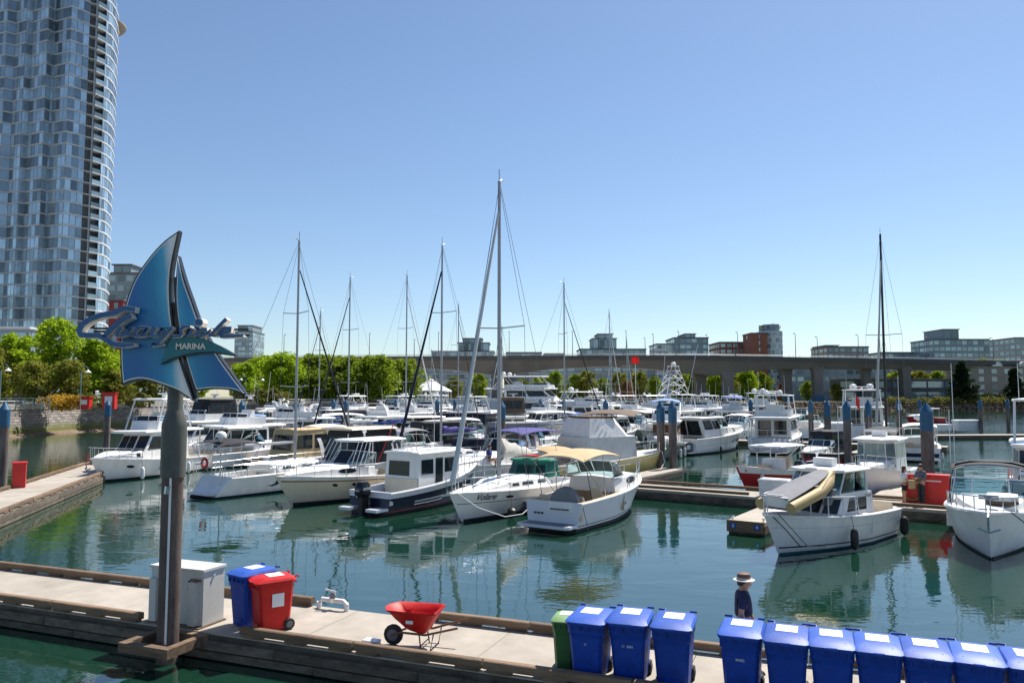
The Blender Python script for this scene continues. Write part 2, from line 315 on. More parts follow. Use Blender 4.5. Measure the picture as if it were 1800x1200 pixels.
tree_mesh('bright1', 10, 6.5, 'leaf_bright', 46, 120, .23, .2, .25, 0, 1)
tree_mesh('bright2', 9, 5.5, 'leaf_bright', 38, 120, .23, .18, .22, 0, 2)
tree_mesh('olive', 7, 6, 'leaf_olive', 34, 110, .22, .16, .2, 0, 3)
tree_mesh('big1', 14, 13, 'leaf_mid', 80, 130, .38, .4, .08, 0, 4)
tree_mesh('big2', 14, 12, 'leaf_bright', 78, 130, .38, .4, .08, 0, 5)
tree_mesh('park', 10, 8, 'leaf_mid', 36, 90, .36, .3, .15, 0, 6)
tree_mesh('park2', 10, 8, 'leaf_olive', 36, 90, .36, .3, .15, 0, 8)
tree_mesh('conifer', 17, 11, 'leaf_dark', 70, 110, .4, .4, .08, 1, 7)
tree_mesh('shrub', 2.2, 4, 'leaf_shrub', 16, 60, .22, .06, .1, 0, 9)
tree_mesh('flower', 1.2, 3, 'leaf_flower', 12, 50, .14, .04, .1, 0, 10)
tree_mesh('rust', 8, 8, 'leaf_rust', 26, 80, .34, .25, .12, 0, 11)
def tree(key, name, label, u, d, topv, basez=3.5, group=None, wide=1, cat='tree'):
    p = at(u, d, basez); r = thing(name, label, cat, p, random.uniform(0, 6), group)
    k = (ht(topv, d)-basez)/max(v.co.z for v in TREES[key][1].vertices); r.scale = (k*wide, k*wide, k)
    link('trunk', TREES[key][0], r); link('crown', TREES[key][1], r); return r
g1 = 'young street trees along the promenade'
for i, (k, u, d, tv, w, lab) in enumerate([
    ('bright2', 28, 112, 582, 1.1, 'leafy green tree on the promenade beside the white lamp at the wall end'), ('bright1', 98, 118, 553, 1.0, 'tall bright green tree in front of the glass tower'),
    ('bright2', 168, 122, 592, 1.25, 'spreading lime green tree behind the sailing sign'), ('olive', 62, 106, 632, 1.0, 'small olive tree in front of the parked pickup'),
    ('olive', 122, 108, 630, 1.0, 'small dusty olive tree above the orange flower bed'), ('olive', -14, 108, 610, 1.0, 'olive green tree at the near end of the promenade'),
    ('bright2', 218, 130, 610, 1.2, 'green tree half hidden behind the blue sail of the sign'), ('olive', 265, 128, 640, 1.3, 'low bushy tree under the blue sail of the sign'),
    ('olive', 205, 122, 648, 1.2, 'dark scrubby tree beside the red kiosk'), ('bright2', 345, 150, 640, 1.3, 'low tree behind the sign pole on the promenade')]):
    tree(k, 'street_tree', lab, u, d, tv, 3.5, g1, w)
g2 = 'big round park trees by the bridge end'
for k, u, d, tv, w, lab in [
    ('bright2', 428, 170, 634, 1.5, 'pale green tree between the sign and the tall park trees'), ('big2', 498, 185, 617, 1.25, 'broad yellow green park tree behind the tallest left mast'),
    ('big1', 556, 192, 620, 1.25, 'dark green park tree in the middle of the grove'), ('big1', 606, 196, 623, 1.25, 'round green park tree behind the pair of thin masts'),
    ('big1', 660, 200, 622, 1.25, 'round park tree with sunlit right side'), ('big1', 708, 214, 628, 1.15, 'last round park tree before the tent'), ('big2', 465, 200, 622, 1.2, 'leafy park tree touching the bridge parapet')]:
    tree(k, 'park_tree', lab, u, d, tv, 3.5, g2, w)
for k, u, d, tv in [('park', 752, 262, 664), ('park2', 800, 268, 660), ('park', 842, 270, 655), ('park2', 918, 270, 664), ('park', 948, 272, 658), ('park', 975, 275, 650), ('park', 1012, 272, 656), ('park2', 1032, 270, 650), ('park', 1060, 275, 662),
    ('park2', 1090, 272, 652), ('park2', 1122, 275, 650), ('rust', 1100, 262, 668), ('park', 1150, 278, 660), ('park', 1195, 320, 652), ('park', 1220, 322, 650), ('big2', 1258, 330, 650), ('big2', 1310, 335, 646), ('park2', 1282, 325, 655), ('park', 1340, 345, 652), ('park', 1418, 340, 668), ('park2', 1470, 318, 672), ('rust', 1375, 335, 670)]:
    tree(k, 'waterfront_tree', {752: 'green tree just right of the white tent', 918: 'olive green tree right of the paired bridge pier', 975: 'green tree behind the radomes of the broadside yacht', 1122: 'olive green tree behind the red flag pole', 1195: 'green tree right of the lattice tower', 1258: 'large yellow green tree between the two thick middle bridge piers', 1310: 'large yellow green tree right of the thick middle bridge piers', 1418: 'green tree in the gap between the blue footed piers', 1375: 'rust leaved tree left of the blue footed piers', 1100: 'rust leaved tree among the green shore trees'}.get(u) or {'park': 'green tree along the shore under the bridge', 'park2': 'olive green tree along the shore under the bridge', 'rust': 'rust leaved tree among the green shore trees', 'big2': 'large yellow green tree between the bridge piers'}[k], u, d, tv, 3, 'shore trees under the bridge', .9)
for u, tv, lab in [(1690, 632, 'dark spiky conifer in front of the grey apartment block'), (1782, 645, 'dark bushy conifer beyond the piled float end')]: tree('conifer', 'conifer_tree', lab, u, 302, tv, 3, 'dark conifers on the far bank', 1.2)
for k, u, tv in [('park', 1575, 652), ('park2', 1612, 650), ('park', 1645, 650), ('park2', 1735, 628)]: tree(k, 'bank_tree', 'pale leafy tree half hidden behind the right end of the bridge', u, 345, tv, 6, 'pale trees behind the bridge end', 1.4)
def hedge():
    c = MB(); rnd = random.Random(4)
    for i in range(150):
        u = rnd.uniform(1560, 1850); d = rnd.uniform(297, 301); p = at(u, d); leaves(c, (p.x, p.y, 3.1+rnd.uniform(0, 1.6)), 1.6, 36, .34, rnd, .7)
    tag(stuff(c.build('bank_planting', 'leaf_shrub', None, False, False)), 'yellow green ground cover along the top of the rocky bank', 'shrubs')
    c = MB()
    for i in range(60):
        u = rnd.uniform(1700, 1850); p = at(u, 306); leaves(c, (p.x, p.y, 5+rnd.uniform(0, .8)), 1.2, 40, .3, rnd, .7)
    tag(stuff(c.build('clipped_hedge', 'leaf_dark', None, False, False)), 'dark clipped hedge below the grey apartment block', 'hedge')
hedge()
for i, (k, u, d, tv, lab) in enumerate([('flower', 105, 104, 692, 'orange flowering bed on the promenade'), ('flower', 122, 105, 690, 'yellow orange flower clump beside the small olive tree'), ('shrub', 150, 108, 688, 'low green shrub beside the curved lamp'),
    ('shrub', 440, 168, 682, 'low shrub at the foot of the pale green tree'), ('shrub', 470, 168, 680, 'clipped shrub under the broad park tree'), ('shrub', 492, 170, 684, 'flower dotted shrub under the broad park tree'), ('shrub', 245, 120, 688, 'low shrub beside the red kiosk'), ('shrub', 190, 118, 690, 'dark low shrub left of the red kiosk')]):
    tree(k, 'shrub', lab, u, d, tv, 3.5, 'shrubs along the promenade', 1.1, 'shrub')

# ------------------------------------------------------------------ buildings
PANE = MB().box(-.5, .5, -.06, .06, 0, 1).mesh('pane', 'bglass', False)
TPANE = MB().box(-.5, .5, -.05, .05, 0, 1).mesh('pane', 'tglass', False)
def put_pane(mesh, parent, a, b, z0, z1, name='window', out=.05):
    a, b = Vector(a), Vector(b); d = b-a; o = link(name, mesh, parent, ((a.x+b.x)/2, (a.y+b.y)/2, z0)); o.rotation_euler.z = math.atan2(d.y, d.x); o.scale = (d.length, 1, z1-z0); return o
def tower():
    U = [(-40, 187.5), (-20, 187), (0, 185.5), (17, 187), (35, 185), (47, 186.5), (75, 183.4), (84, 185.3), (88, 185.8), (116, 183.3), (150, 187.7)]
    V = [(152, 190), (160.5, 191), (161, 189.0), (164, 189.4), (164.5, 192.5), (179, 195.5), (180, 192.5), (188, 195), (195, 198.5), (200, 203), (203, 209), (196, 222), (-60, 222)]
    poly = [at(u-17, 186+(d-186)*.8) for u, d in U+V]; ctr = at(80, 205)
    t = thing('glass_tower', 'tall blue glass apartment tower with folded bays and curved balcony corner', 'tower', (ctr.x, ctr.y, 3.5)); off = lambda p: (p.x-ctr.x, p.y-ctr.y)
    pl = [off(p) for p in poly]; FH = 2.88; N = 37
    MB().prism(pl, 0, FH*N).build('wall', 'tframe', t, False)
    nU = len(U)
    def expand(i, k):
        c = Vector((0, 0)); p = Vector(pl[i]); a = Vector(pl[i-1] if i else pl[0]); b = Vector(pl[(i+1) % len(pl)]); d = (b-a).normalized(); return p+Vector((d.y, -d.x))*k
    ring = [expand(i, .16) for i in range(nU)]
    band = MB(); inner = [expand(i, -.3) for i in range(nU)]
    band.loft([[(p.x, p.y, 0), (p.x, p.y, .36), (q.x, q.y, .36), (q.x, q.y, 0)] for p, q in zip(ring, inner)]); bm = band.mesh('floor_band', 'tband', False)
    i0 = nU+6; r2 = [expand(i, .18) for i in range(i0, i0+5)]; q2 = [expand(i, -.3) for i in range(i0, i0+5)]
    cv = MB().loft([[(p.x, p.y, 0), (p.x, p.y, .42), (q.x, q.y, .42), (q.x, q.y, 0)] for p, q in zip(r2, q2)]).mesh('curved_band', 'bwhite', True)
    pa, pb = Vector(pl[nU+3]), Vector(pl[nU+6]); ra, rb = Vector(pl[nU]), Vector(pl[nU+2])
    nb = (pb-pa).normalized(); nn = Vector((nb.y, -nb.x))
    bal = MB(); bal.prism([tuple(pa+nn*.3), tuple(pb+nn*.3), tuple(pb-nn*2.2), tuple(pa-nn*2.2)], 0, .22); balm = bal.mesh('balcony_slab', 'bwhite', False)
    gd = MB().prism([tuple(pa+nn*.25), tuple(pb+nn*.25), tuple(pb+nn*.2), tuple(pa+nn*.2)], .25, 1.25).mesh('balcony_guard', 'bglass', False)
    e1 = Vector(pl[nU-1]); bal2 = MB().prism([tuple(e1), tuple(ra+nn*2.2), tuple(rb+nn*.1), tuple(rb-nn*2), tuple(ra-nn*.3)], 0, .22).mesh('side_balcony_slab', 'tband', False)
    rest = MB(); cnt = 0; rnd = random.Random(5)
    for f in range(N):
        z = f*FH
        link('floor_band', bm, t, (0, 0, z)); link('curved_band', cv, t, (0, 0, z)); link('balcony_slab', balm, t, (0, 0, z)); link('side_balcony_slab', bal2, t, (0, 0, z))
        if f > 4: link('balcony_guard', gd, t, (0, 0, z))
        segs = []
        for i in range(0, nU-1):
            a, b = Vector(pl[i]), Vector(pl[i+1]); L = (b-a).length; k = max(1, round(L/1.35))
            for j in range(k): segs.append((a+(b-a)*((j+.06)/k), a+(b-a)*((j+.94)/k)))
        for i in range(i0, i0+4):
            a, b = Vector(pl[i]), Vector(pl[i+1]); k = 2 if i < i0+2 else 1
            for j in range(k): segs.append((a+(b-a)*((j+.06)/k), a+(b-a)*((j+.94)/k)))
        a, b = Vector(pl[nU+4]), Vector(pl[nU+5]); segs.append((a+(b-a)*.1, a+(b-a)*.6))
        for a, b in segs:
            if f >= 6 and z > 30 and cnt < 300 and rnd.random() < .62: put_pane(TPANE, t, a, b, z+.42, z+FH-.06, 'pane'); cnt += 1
            else:
                d = (b-a).normalized(); n = Vector((d.y, -d.x))*.05
                rest.loft([[(p.x+q.x, p.y+q.y, h) for p, q in ((a, n), (b, n), (b, -n), (a, -n))] for h in (z+.42, z+FH-.06)])
    stuff(rest.build('far_panes', 'tglass', t, False))
    # the curved corner is capped by a round eave two storeys below the main roof
    c = Vector(off(at(148, 204))); cap = MB(); cap.lathe([(6.6, 0), (7.0, .5), (7.0, .9), (5, 1.3)], 28, (c.x, c.y, PY(190, 34, 200).z-3.5)); cap.build('roof_eave', 'btan', t)
tower()
def building(name, label, u0, u1, d, topv, wallm='bcon', rows=None, fh=3.2, depth=22, basez=3.3, bay=3.2, roofm='bdark', pent=None, glassf=.72, yaw=0, balc=False, cat='building', zlow=None, rowfrac=.58):
    a, b = at(u0, d), at(u1, d); H = ht(topv, d)-basez; W = b.x-a.x; c = (a+b)/2
    t = thing(name, label, cat, (c.x, d+depth/2, basez), R(yaw), 'buildings across the water')
    MB().box(-W/2, W/2, -depth/2, depth/2, 0, H).build('wall', wallm, t, False)
    MB().box(-W/2-.35, W/2+.35, -depth/2-.35, depth/2+.35, H, H+.45).build('roof', roofm, t, False)
    n = max(1, int(H/fh)); k = max(1, round(W/bay)); kd = max(1, round(depth/bay/1.6))
    lo = 0 if zlow is None else max(0, int((zlow-basez)/fh))
    for f in range(lo, n):
        z = H-(f-lo+1)*fh if zlow is None else H-(n-f)*fh
        z = H-(n-f)*fh
        for i in range(k):
            x = -W/2+W*(i+.5)/k; w = W/k*glassf
            put_pane(PANE, t, (x-w/2, -depth/2-.03), (x+w/2, -depth/2-.03), z+fh*.25, z+fh*(.25+rowfrac))
        sx = -W/2-.03 if c.x > 0 else W/2+.03
        for i in range(kd):
            y = -depth/2+depth*(i+.5)/kd; w = depth/kd*glassf
            put_pane(PANE, t, (sx, y-w/2), (sx, y+w/2), z+fh*.25, z+fh*(.25+rowfrac))
        if balc:
            MB().box(-W/2-.2, W/2+.2, -depth/2-.9, -depth/2-.07, z-.12, z+.12).build('balcony', 'bwhite', t, False)
    if pent:
        for x0, x1, h in pent:
            p = MB().box(-W/2+W*x0, -W/2+W*x1, -depth/2+2, depth/2-2, H+.45, H+h).build('penthouse', 'bgreyblue', t, False)
            MB().box(-W/2+W*x0-.5, -W/2+W*x1+.5, -depth/2+1.5, depth/2-1.5, H+h, H+h+.35).build('eave', 'bdark', p, False)
            kk = max(1, round(W*(x1-x0)/3.5))
            for i in range(kk):
                w = W*(x1-x0)/kk; x = -W/2+W*x0+w*(i+.5); put_pane(PANE, p, (x-w*.4, -depth/2+1.96), (x+w*.4, -depth/2+1.96), H+.8, H+h-.4)
    return t
building('apartment_block', 'grey apartment block stepping up behind the red wall beside the glass tower', 184, 246, 232, 480, 'bgreyblue', fh=3, bay=2.6, pent=[(.05, .55, 3)], zlow=15)
building('red_walled_block', 'narrow dark red walled building wedged beside the glass tower', 188, 212, 224, 528, 'bred', fh=3, bay=5, glassf=.3, depth=7)
building('low_pavilion', 'low building with a sloping white roof left of the tall green tree', -40, 48, 150, 578, 'bgreyblue', fh=4, bay=3, roofm='bwhite', depth=20)
building('blue_glass_block', 'slim blue glass high rise beyond the bridge beside the sail sign', 411, 443, 470, 583, 'bgreyblue', fh=3, bay=2.4, glassf=.85, zlow=22, pent=[(.1, .9, 4)])
building('stepped_glass_block', 'stepped pale terraced building with roof garden behind the thick mast', 758, 868, 430, 618, 'bwhite', fh=3.2, bay=3.4, zlow=8, pent=[(.42, .92, 5), (.5, .8, 7.5)], balc=True)
building('flat_office', 'long low flat roofed glass office above the bridge parapet', 890, 952, 430, 620, 'bgreyblue', fh=3.2, bay=3, zlow=14, glassf=.85)
building('low_roof_block', 'small low building with roof planting beyond the bridge', 958, 992, 435, 622, 'bcon', zlow=14)
building('terraced_block', 'terraced blue grey building with roof trees behind the red flag', 1020, 1136, 420, 614, 'bgreyblue', fh=3.2, bay=3.2, zlow=8, pent=[(.2, .56, 6), (.28, .5, 8.5)], glassf=.85, balc=True)
building('glass_flats', 'boxy glass flats with projecting eaves above the bridge', 1186, 1246, 400, 594, 'bgreyblue', fh=3.1, bay=2.8, zlow=14, glassf=.85, pent=[(.35, .65, 2.2)])
building('side_flats', 'shorter glass flats joined to the boxy glass flats', 1155, 1185, 404, 605, 'bwhite', fh=3.1, bay=2.8, zlow=14)
building('brick_flats', 'reddish brown brick flats left of the orange walled tower', 1266, 1322, 395, 602, 'bbrick', fh=3.1, bay=3, zlow=14)
building('orange_walled_tower', 'orange brick slab wall joined to the curved white balcony tower', 1322, 1350, 380, 586, 'bbrick', fh=3.2, bay=8, glassf=.08, depth=14)
def curved_flats():
    c = at(1367, 380); H = ht(580, 380)-3.3; t = thing('curved_flats', 'curved white tower with dark square windows and roof garden', 'building', (c.x, 388, 3.3), 0, 'buildings across the water')
    ring = lambda r: [(r*math.cos(a)*.98, r*math.sin(a)) for a in [math.pi*(1+k/10) for k in range(11)]]+[(6, 6), (-6, 6)]
    MB().prism(ring(5.4), 0, H).build('wall', 'bwhite', t)
    MB().prism([(x*.8, y*.8) for x, y in ring(5)], H, H+3.4).build('penthouse', 'bgreyblue', t)
    for f in range(int(H/3.1)):
        z = H-(f+1)*3.1; rr = ring(5.46)
        for k in range(10):
            a, b = Vector(rr[k]), Vector(rr[k+1]); put_pane(PANE, t, a+(b-a)*(.1 if (k+f) % 2 else .3), a+(b-a)*(.7 if (k+f) % 2 else .95), z+.7, z+2.5)
    c2 = MB(); rnd = random.Random(8)
    for i in range(14): leaves(c2, (rnd.uniform(-5, 4), rnd.uniform(-4, 2), H+rnd.uniform(.3, 3.6)), 1, 30, .35, rnd)
    stuff(c2.build('roof_garden', 'leaf_mid', t, False, False))
curved_flats()
building('grey_flats', 'grey flat roofed apartment block right of the curved white tower', 1456, 1528, 390, 610, 'btan', fh=3.1, bay=3.1, zlow=14, pent=[(.0, .3, 0.9)])
building('glass_hall', 'low glass hall with a pale frame beyond the bridge', 1552, 1640, 400, 620, 'bgreyblue', fh=3.4, bay=3, zlow=14, glassf=.85)
building('green_glass_flats', 'broad green glass apartment building with a blue rooftop storey', 1643, 1741, 380, 597, 'bgreyblue', fh=3.1, bay=2.7, zlow=12, pent=[(.22, .5, 5.2)], glassf=.85)
building('distant_block', 'distant blue grey block beyond the right end of the bridge', 1768, 1792, 480, 623, 'bgreyblue', zlow=14)
building('edge_flats', 'grey green flats at the far right end of the skyline', 1787, 1840, 400, 594, 'bcon', fh=3.1, bay=2.8, zlow=12)
building('under_bridge_block', 'glass building seen under the left span of the bridge', 728, 862, 410, 646, 'bgreyblue', fh=3.2, bay=3.5, balc=True)
building('under_bridge_flats', 'long glass building seen under the middle span behind the trees', 930, 1190, 410, 645, 'bgreyblue', fh=3.2, bay=5, balc=True)
building('under_bridge_hall', 'grey framed building seen between the right bridge piers', 1385, 1560, 370, 648, 'bgreyblue', fh=3.4, bay=4)
building('shore_restaurant', 'long dark low building with wide windows on the right bank', 1475, 1690, 325, 667, 'bdark', fh=4.5, bay=7, depth=10, roofm='btan', glassf=.9)
building('grey_apartment_block', 'grey apartment block with arched roof bays between the two conifers', 1690, 1850, 322, 646, 'btan', fh=3.3, bay=5.5, depth=12, glassf=.4, roofm='btan')
for u in (1752, 1800):
    p = at(u, 321.6, ht(646, 322)); a = thing('arched_roof_bay', 'white arched roof bay on the grey apartment block', 'roof bay', p, 0, 'arched roof bays')
    MB().loft([[(2.2*math.cos(k*math.pi/8), y, 2*math.sin(k*math.pi/8)+.5) for k in range(9)]for y in (-.6, 2)]).build('vault', 'bwhite', a)
    MB().loft([[(1.7*math.cos(k*math.pi/8), y, 1.5*math.sin(k*math.pi/8)+.55) for k in range(9)] for y in (-.68, -.62)]).build('pane', 'bglass', a)
# ------------------------------------------------------------------ bridge
def bridge():
    b = thing('road_bridge', 'long concrete road bridge with haunched girder crossing behind the marina', 'bridge', (0, 0, 0))
    line = [(330, 330, 633), (420, 325, 632.5), (600, 315, 631), (720, 309, 630.3), (800, 306, 630), (880, 303, 629.6), (970, 301, 629.3), (1060, 300, 629), (1150, 300, 629), (1260, 302, 629.8), (1350, 305, 631), (1460, 310, 633), (1580, 315, 635), (1700, 320, 637), (1860, 326, 640)]
    bot = [644, 646, 650, 645, 650, 660, 648, 643, 648, 660, 648, 647, 648, 650, 652]
    pts = [(at(u, d), ht(v, d), ht(w, d)) for (u, d, v), w in zip(line, bot)]
    W = 13
    MB().loft([[(p.x, p.y, z1-.6), (p.x, p.y+W, z1-.6), (p.x, p.y+W-2.5, z0), (p.x, p.y+2.2, z0)] for p, z1, z0 in pts]).build('girder', 'bridge', b, True, ang=20)
    MB().loft([[(p.x, p.y-.9, z1-.7), (p.x, p.y-.9, z1+.15), (p.x, p.y+W+.9, z1+.15), (p.x, p.y+W+.9, z1-.7)] for p, z1, z0 in pts]).build('deck', 'bridge_dark', b, False)
    MB().loft([[(p.x, p.y-.8, z1+.15), (p.x, p.y-.8, z1+.95), (p.x, p.y-.5, z1+.95), (p.x, p.y-.5, z1+.15)] for p, z1, z0 in pts]).build('parapet', 'bridge_dark', b, False)
    rl = MB()
    for (p, z1, z0), (q, y1, y0) in zip(pts, pts[1:]):
        for h in (1.25, 1.6): rl.tube([(p.x, p.y-.65, z1+h), (q.x, q.y-.65, y1+h)], .06, 4)
        m = int((q-p).length/4)
        for i in range(m): r = p+(q-p)*i/m; z = z1+(y1-z1)*i/m; rl.tube([(r.x, r.y-.65, z+.9), (r.x, r.y-.65, z+1.6)], .06, 4)
    rl.build('railing', 'alu', b)
    def zat(u):
        for (a, bb) in zip(line, line[1:]):
            if a[0] <= u <= bb[0]: k = (u-a[0])/(bb[0]-a[0]); i = line.index(a); d = a[1]+(bb[1]-a[1])*k; return d, ht(a[2]+(bb[2]-a[2])*k, d), ht(bot[i]+(bot[i+1]-bot[i])*k, d)
    for u, w, dy in [(872, 3.2, 2.5), (893, 3.4, 8), (1240, 4.4, 8.5), (1282, 4.4, 2.5), (1396, 3.2, 8), (1441, 3.6, 2.5), (1538, 3.0, 8), (1597, 3.4, 2.5), (1760, 3.4, 4), (640, 3.4, 4), (450, 3.4, 4)]:
        d, z1, z0 = zat(u); p = at(u, d)
        o = MB().loft([[(p.x-w/2*k, p.y+dy-1.2, z), (p.x+w/2*k, p.y+dy-1.2, z), (p.x+w/2*k, p.y+dy+2.4, z), (p.x-w/2*k, p.y+dy+2.4, z)] for z, k in ((-1, 1), (z0-2.2, .95), (z0+1.0, 1.35))]).build('pier', 'bridge', b, False)
        if u in (1396, 1441): MB().box(p.x-w/2-.05, p.x+w/2+.05, p.y+dy-1.3, p.y+dy+2.5, 3, 5.8).build('painted_base', 'pile_blue', o, False)
    lamp = MB().tube([(0, 0, 0), (0, 0, 10.2)], .17, 6, .10).mesh('post', 'wire'); head = MB().tube([(0, 0, 10.2), (0, .3, 10.5), (0, 1.6, 10.7)], .09, 5).box(-.22, .22, .9, 2.0, 10.55, 10.78).mesh('lamp_head', 'wire')
    for u, k in [(497, 1), (508, .8), (648, 1), (722, .7), (770, 1), (880, .75), (895, 1), (1007, 1), (1102, 1), (1143, .7), (1158, .85), (1195, 1), (1256, .85), (1299, 1), (1401, 1), (1457, .85), (1512, 1), (1571, .8), (1633, 1), (1750, 1)]:
        d, z1, z0 = zat(u); p = at(u, d); t = thing('bridge_lamp', 'tall dark street lamp standing on the bridge deck', 'street lamp', (p.x, p.y+(1.0 if k == 1 else 11), z1), 0, 'lamp posts along the bridge'); t.scale = (1, 1, k+(.12 if k < 1 else 0))
        link('post', lamp, t); link('lamp_head', head, t)
bridge()
# ------------------------------------------------------------------ promenade furniture
def prom():
    post = MB().tube([(0, 0, 0), (0, 0, 5)], .08, 6).tube([(0, 0, 5), (.15, 0, 5.6), (.5, 0, 5.85), (.85, 0, 5.6), (.9, 0, 5.3)], .05, 6).mesh('post', 'lamp_green')
    shade = MB().lathe([(.06, 5.35), (.14, 5.25), (.42, 5.0), (.36, 4.95)], 12, (.9, 0, 0)).mesh('lamp_shade', 'lamp_white')
    for u, d, rz, lab in [(2, 98, 0, 'swan neck lamp by the near promenade railing'), (143, 104, 0, 'swan neck lamp beside the orange kiosk'), (432, 152, math.pi, 'swan neck lamp under the sail sign'), (454, 154, 0, 'swan neck lamp in front of the broad park tree')]:
        t = thing('promenade_lamp', lab, 'street lamp', at(u, d, 3.5), rz, 'promenade lamps'); link('post', post, t); link('lamp_shade', shade, t)
    for u, d, w, h, m, lab in [(195, 108, 1.6, 2.2, 'red_box', 'red kiosk cabinet on the promenade under the sign lettering'), (152, 106, 1.4, 1.6, 'red_box', 'orange red play frame on the promenade beside the swan neck lamp'), (22, 112, 2.6, 2.8, 'bdark', 'dark flat roofed shelter at the near end of the promenade')]:
        t = thing('kiosk', lab, 'kiosk', at(u, d, 3.5), .2); MB().box(-w/2, w/2, -.6, .6, 0, h).build('body', m, t, False); MB().box(-w/2-.15, w/2+.15, -.8, .8, h, h+.12).build('roof', 'bwhite' if w > 2 else m, t, False)
        MB().box(-w*.3, w*.3, -.64, -.61, h*.4, h*.8).build('panel', 'bdark' if w > 2 else 'paper', t, False)
    fence = MB()
    t = thing('promenade_fence', 'green metal railing fence on the promenade by the parked pickup', 'fence', at(40, 100, 3.5))
    for i in range(8): MB().tube([(-4+i*1.1, 0, 0), (-4+i*1.1, 0, 1.5)], .05, 5).build('post', 'lamp_green', t)
    MB().tube([(-4, 0, 1.5), (3.7, 0, 1.5)], .05, 5).tube([(-4, 0, .9), (3.7, 0, .9)], .03, 4).tube([(-4, 0, .4), (3.7, 0, .4)], .03, 4).build('rail', 'lamp_green', t)
    def car(u, d, z, m, lab, rz=0, pick=False, L=4.5):
        t = thing('parked_car', lab, 'car', at(u, d, z), rz)
        side = [(-L/2, .35), (-L/2, .95), (-L*.44, 1.02), (-L*.2 if not pick else -L*.05, 1.05), (-L*.12 if not pick else 0, 1.5), (L*.15, 1.52), (L*.27, 1.05), (L*.46, .95), (L/2, .7), (L/2, .35)]
        if not pick: side[2:5] = [(-L*.46, 1.05), (-L*.36, 1.48), (-L*.1, 1.55)]
        MB().loft([[(x, y*(1 if zz < 1.1 else .84), zz) for x, zz in side] for y in (-.88, .88)]).build('body', m, t)
        MB().loft([[(x, y, zz) for x, zz in [(-L*.02 if pick else -L*.33, 1.1), (.05 if pick else -L*.3, 1.42), (L*.14, 1.45), (L*.23, 1.1)]] for y in (-.83, .83)]).build('windows', 'black_gloss', t)
        for x in (-L*.31, L*.31):
            for y in (-.82, .82):
                w = MB().loft([[(x+.33*math.cos(k*.524), yy, .33+.33*math.sin(k*.524)) for k in range(12)] for yy in (y-.1, y+.1)]).build('wheel', 'rubber', t)
                MB().loft([[(x+.2*math.cos(k*.785), yy, .33+.2*math.sin(k*.785)) for k in range(8)] for yy in (y-.115, y+.115)]).build('rim', 'alu', w)
    car(82, 122, 3.5, 'car_white', 'white pickup truck parked on the promenade behind the small trees', 0, True, 5.4)
    car(60, 124, 3.5, 'car_white', 'white car parked behind the green promenade fence', 0)
    for u, m, l in [(1650, 'car_dark', 'dark blue car parked before the low shore building beside a conifer'), (1665, 'car_dark', 'black car parked in the middle of the row on the right bank'), (1680, 'car_white', 'pale car parked next to the conifer on the right bank')]: car(u, 312, 3.2, m, l, .1)
    t = thing('marquee_tent', 'white peaked marquee tent on the far shore behind the masts', 'tent', at(757, 225, 3.5))
    n = 10; MB().loft([[(r*math.cos(k*math.tau/n), r*math.sin(k*math.tau/n), z) for k in range(n)] for r, z in ((6.3, 3.2), (6.2, 3.5), (2.5, 5.4), (.3, 7))]).build('canopy', 'canvas_white', t, True, ang=10)
    for k in range(n): MB().tube([(6*math.cos(k*math.tau/n), 6*math.sin(k*math.tau/n), 0), (6*math.cos(k*math.tau/n), 6*math.sin(k*math.tau/n), 3.3)], .1, 5).build('pole', 'alu_white', t)
    t = thing('floating_boathouse', 'low pale grey floating shed with an orange timber end behind the far masts', 'boathouse', at(760, 200), R(-4))
    MB().box(-18, 28, -4, 4, .3, 4.4).build('wall', 'bwhite', t, False); MB().box(-18.4, 28.4, -4.4, 4.4, 4.4, 4.7).build('roof', 'bwhite', t, False); MB().box(-19, -11, -4.35, -4.05, .6, 4.2).build('timber_end', 'wood', t, False)
prom()

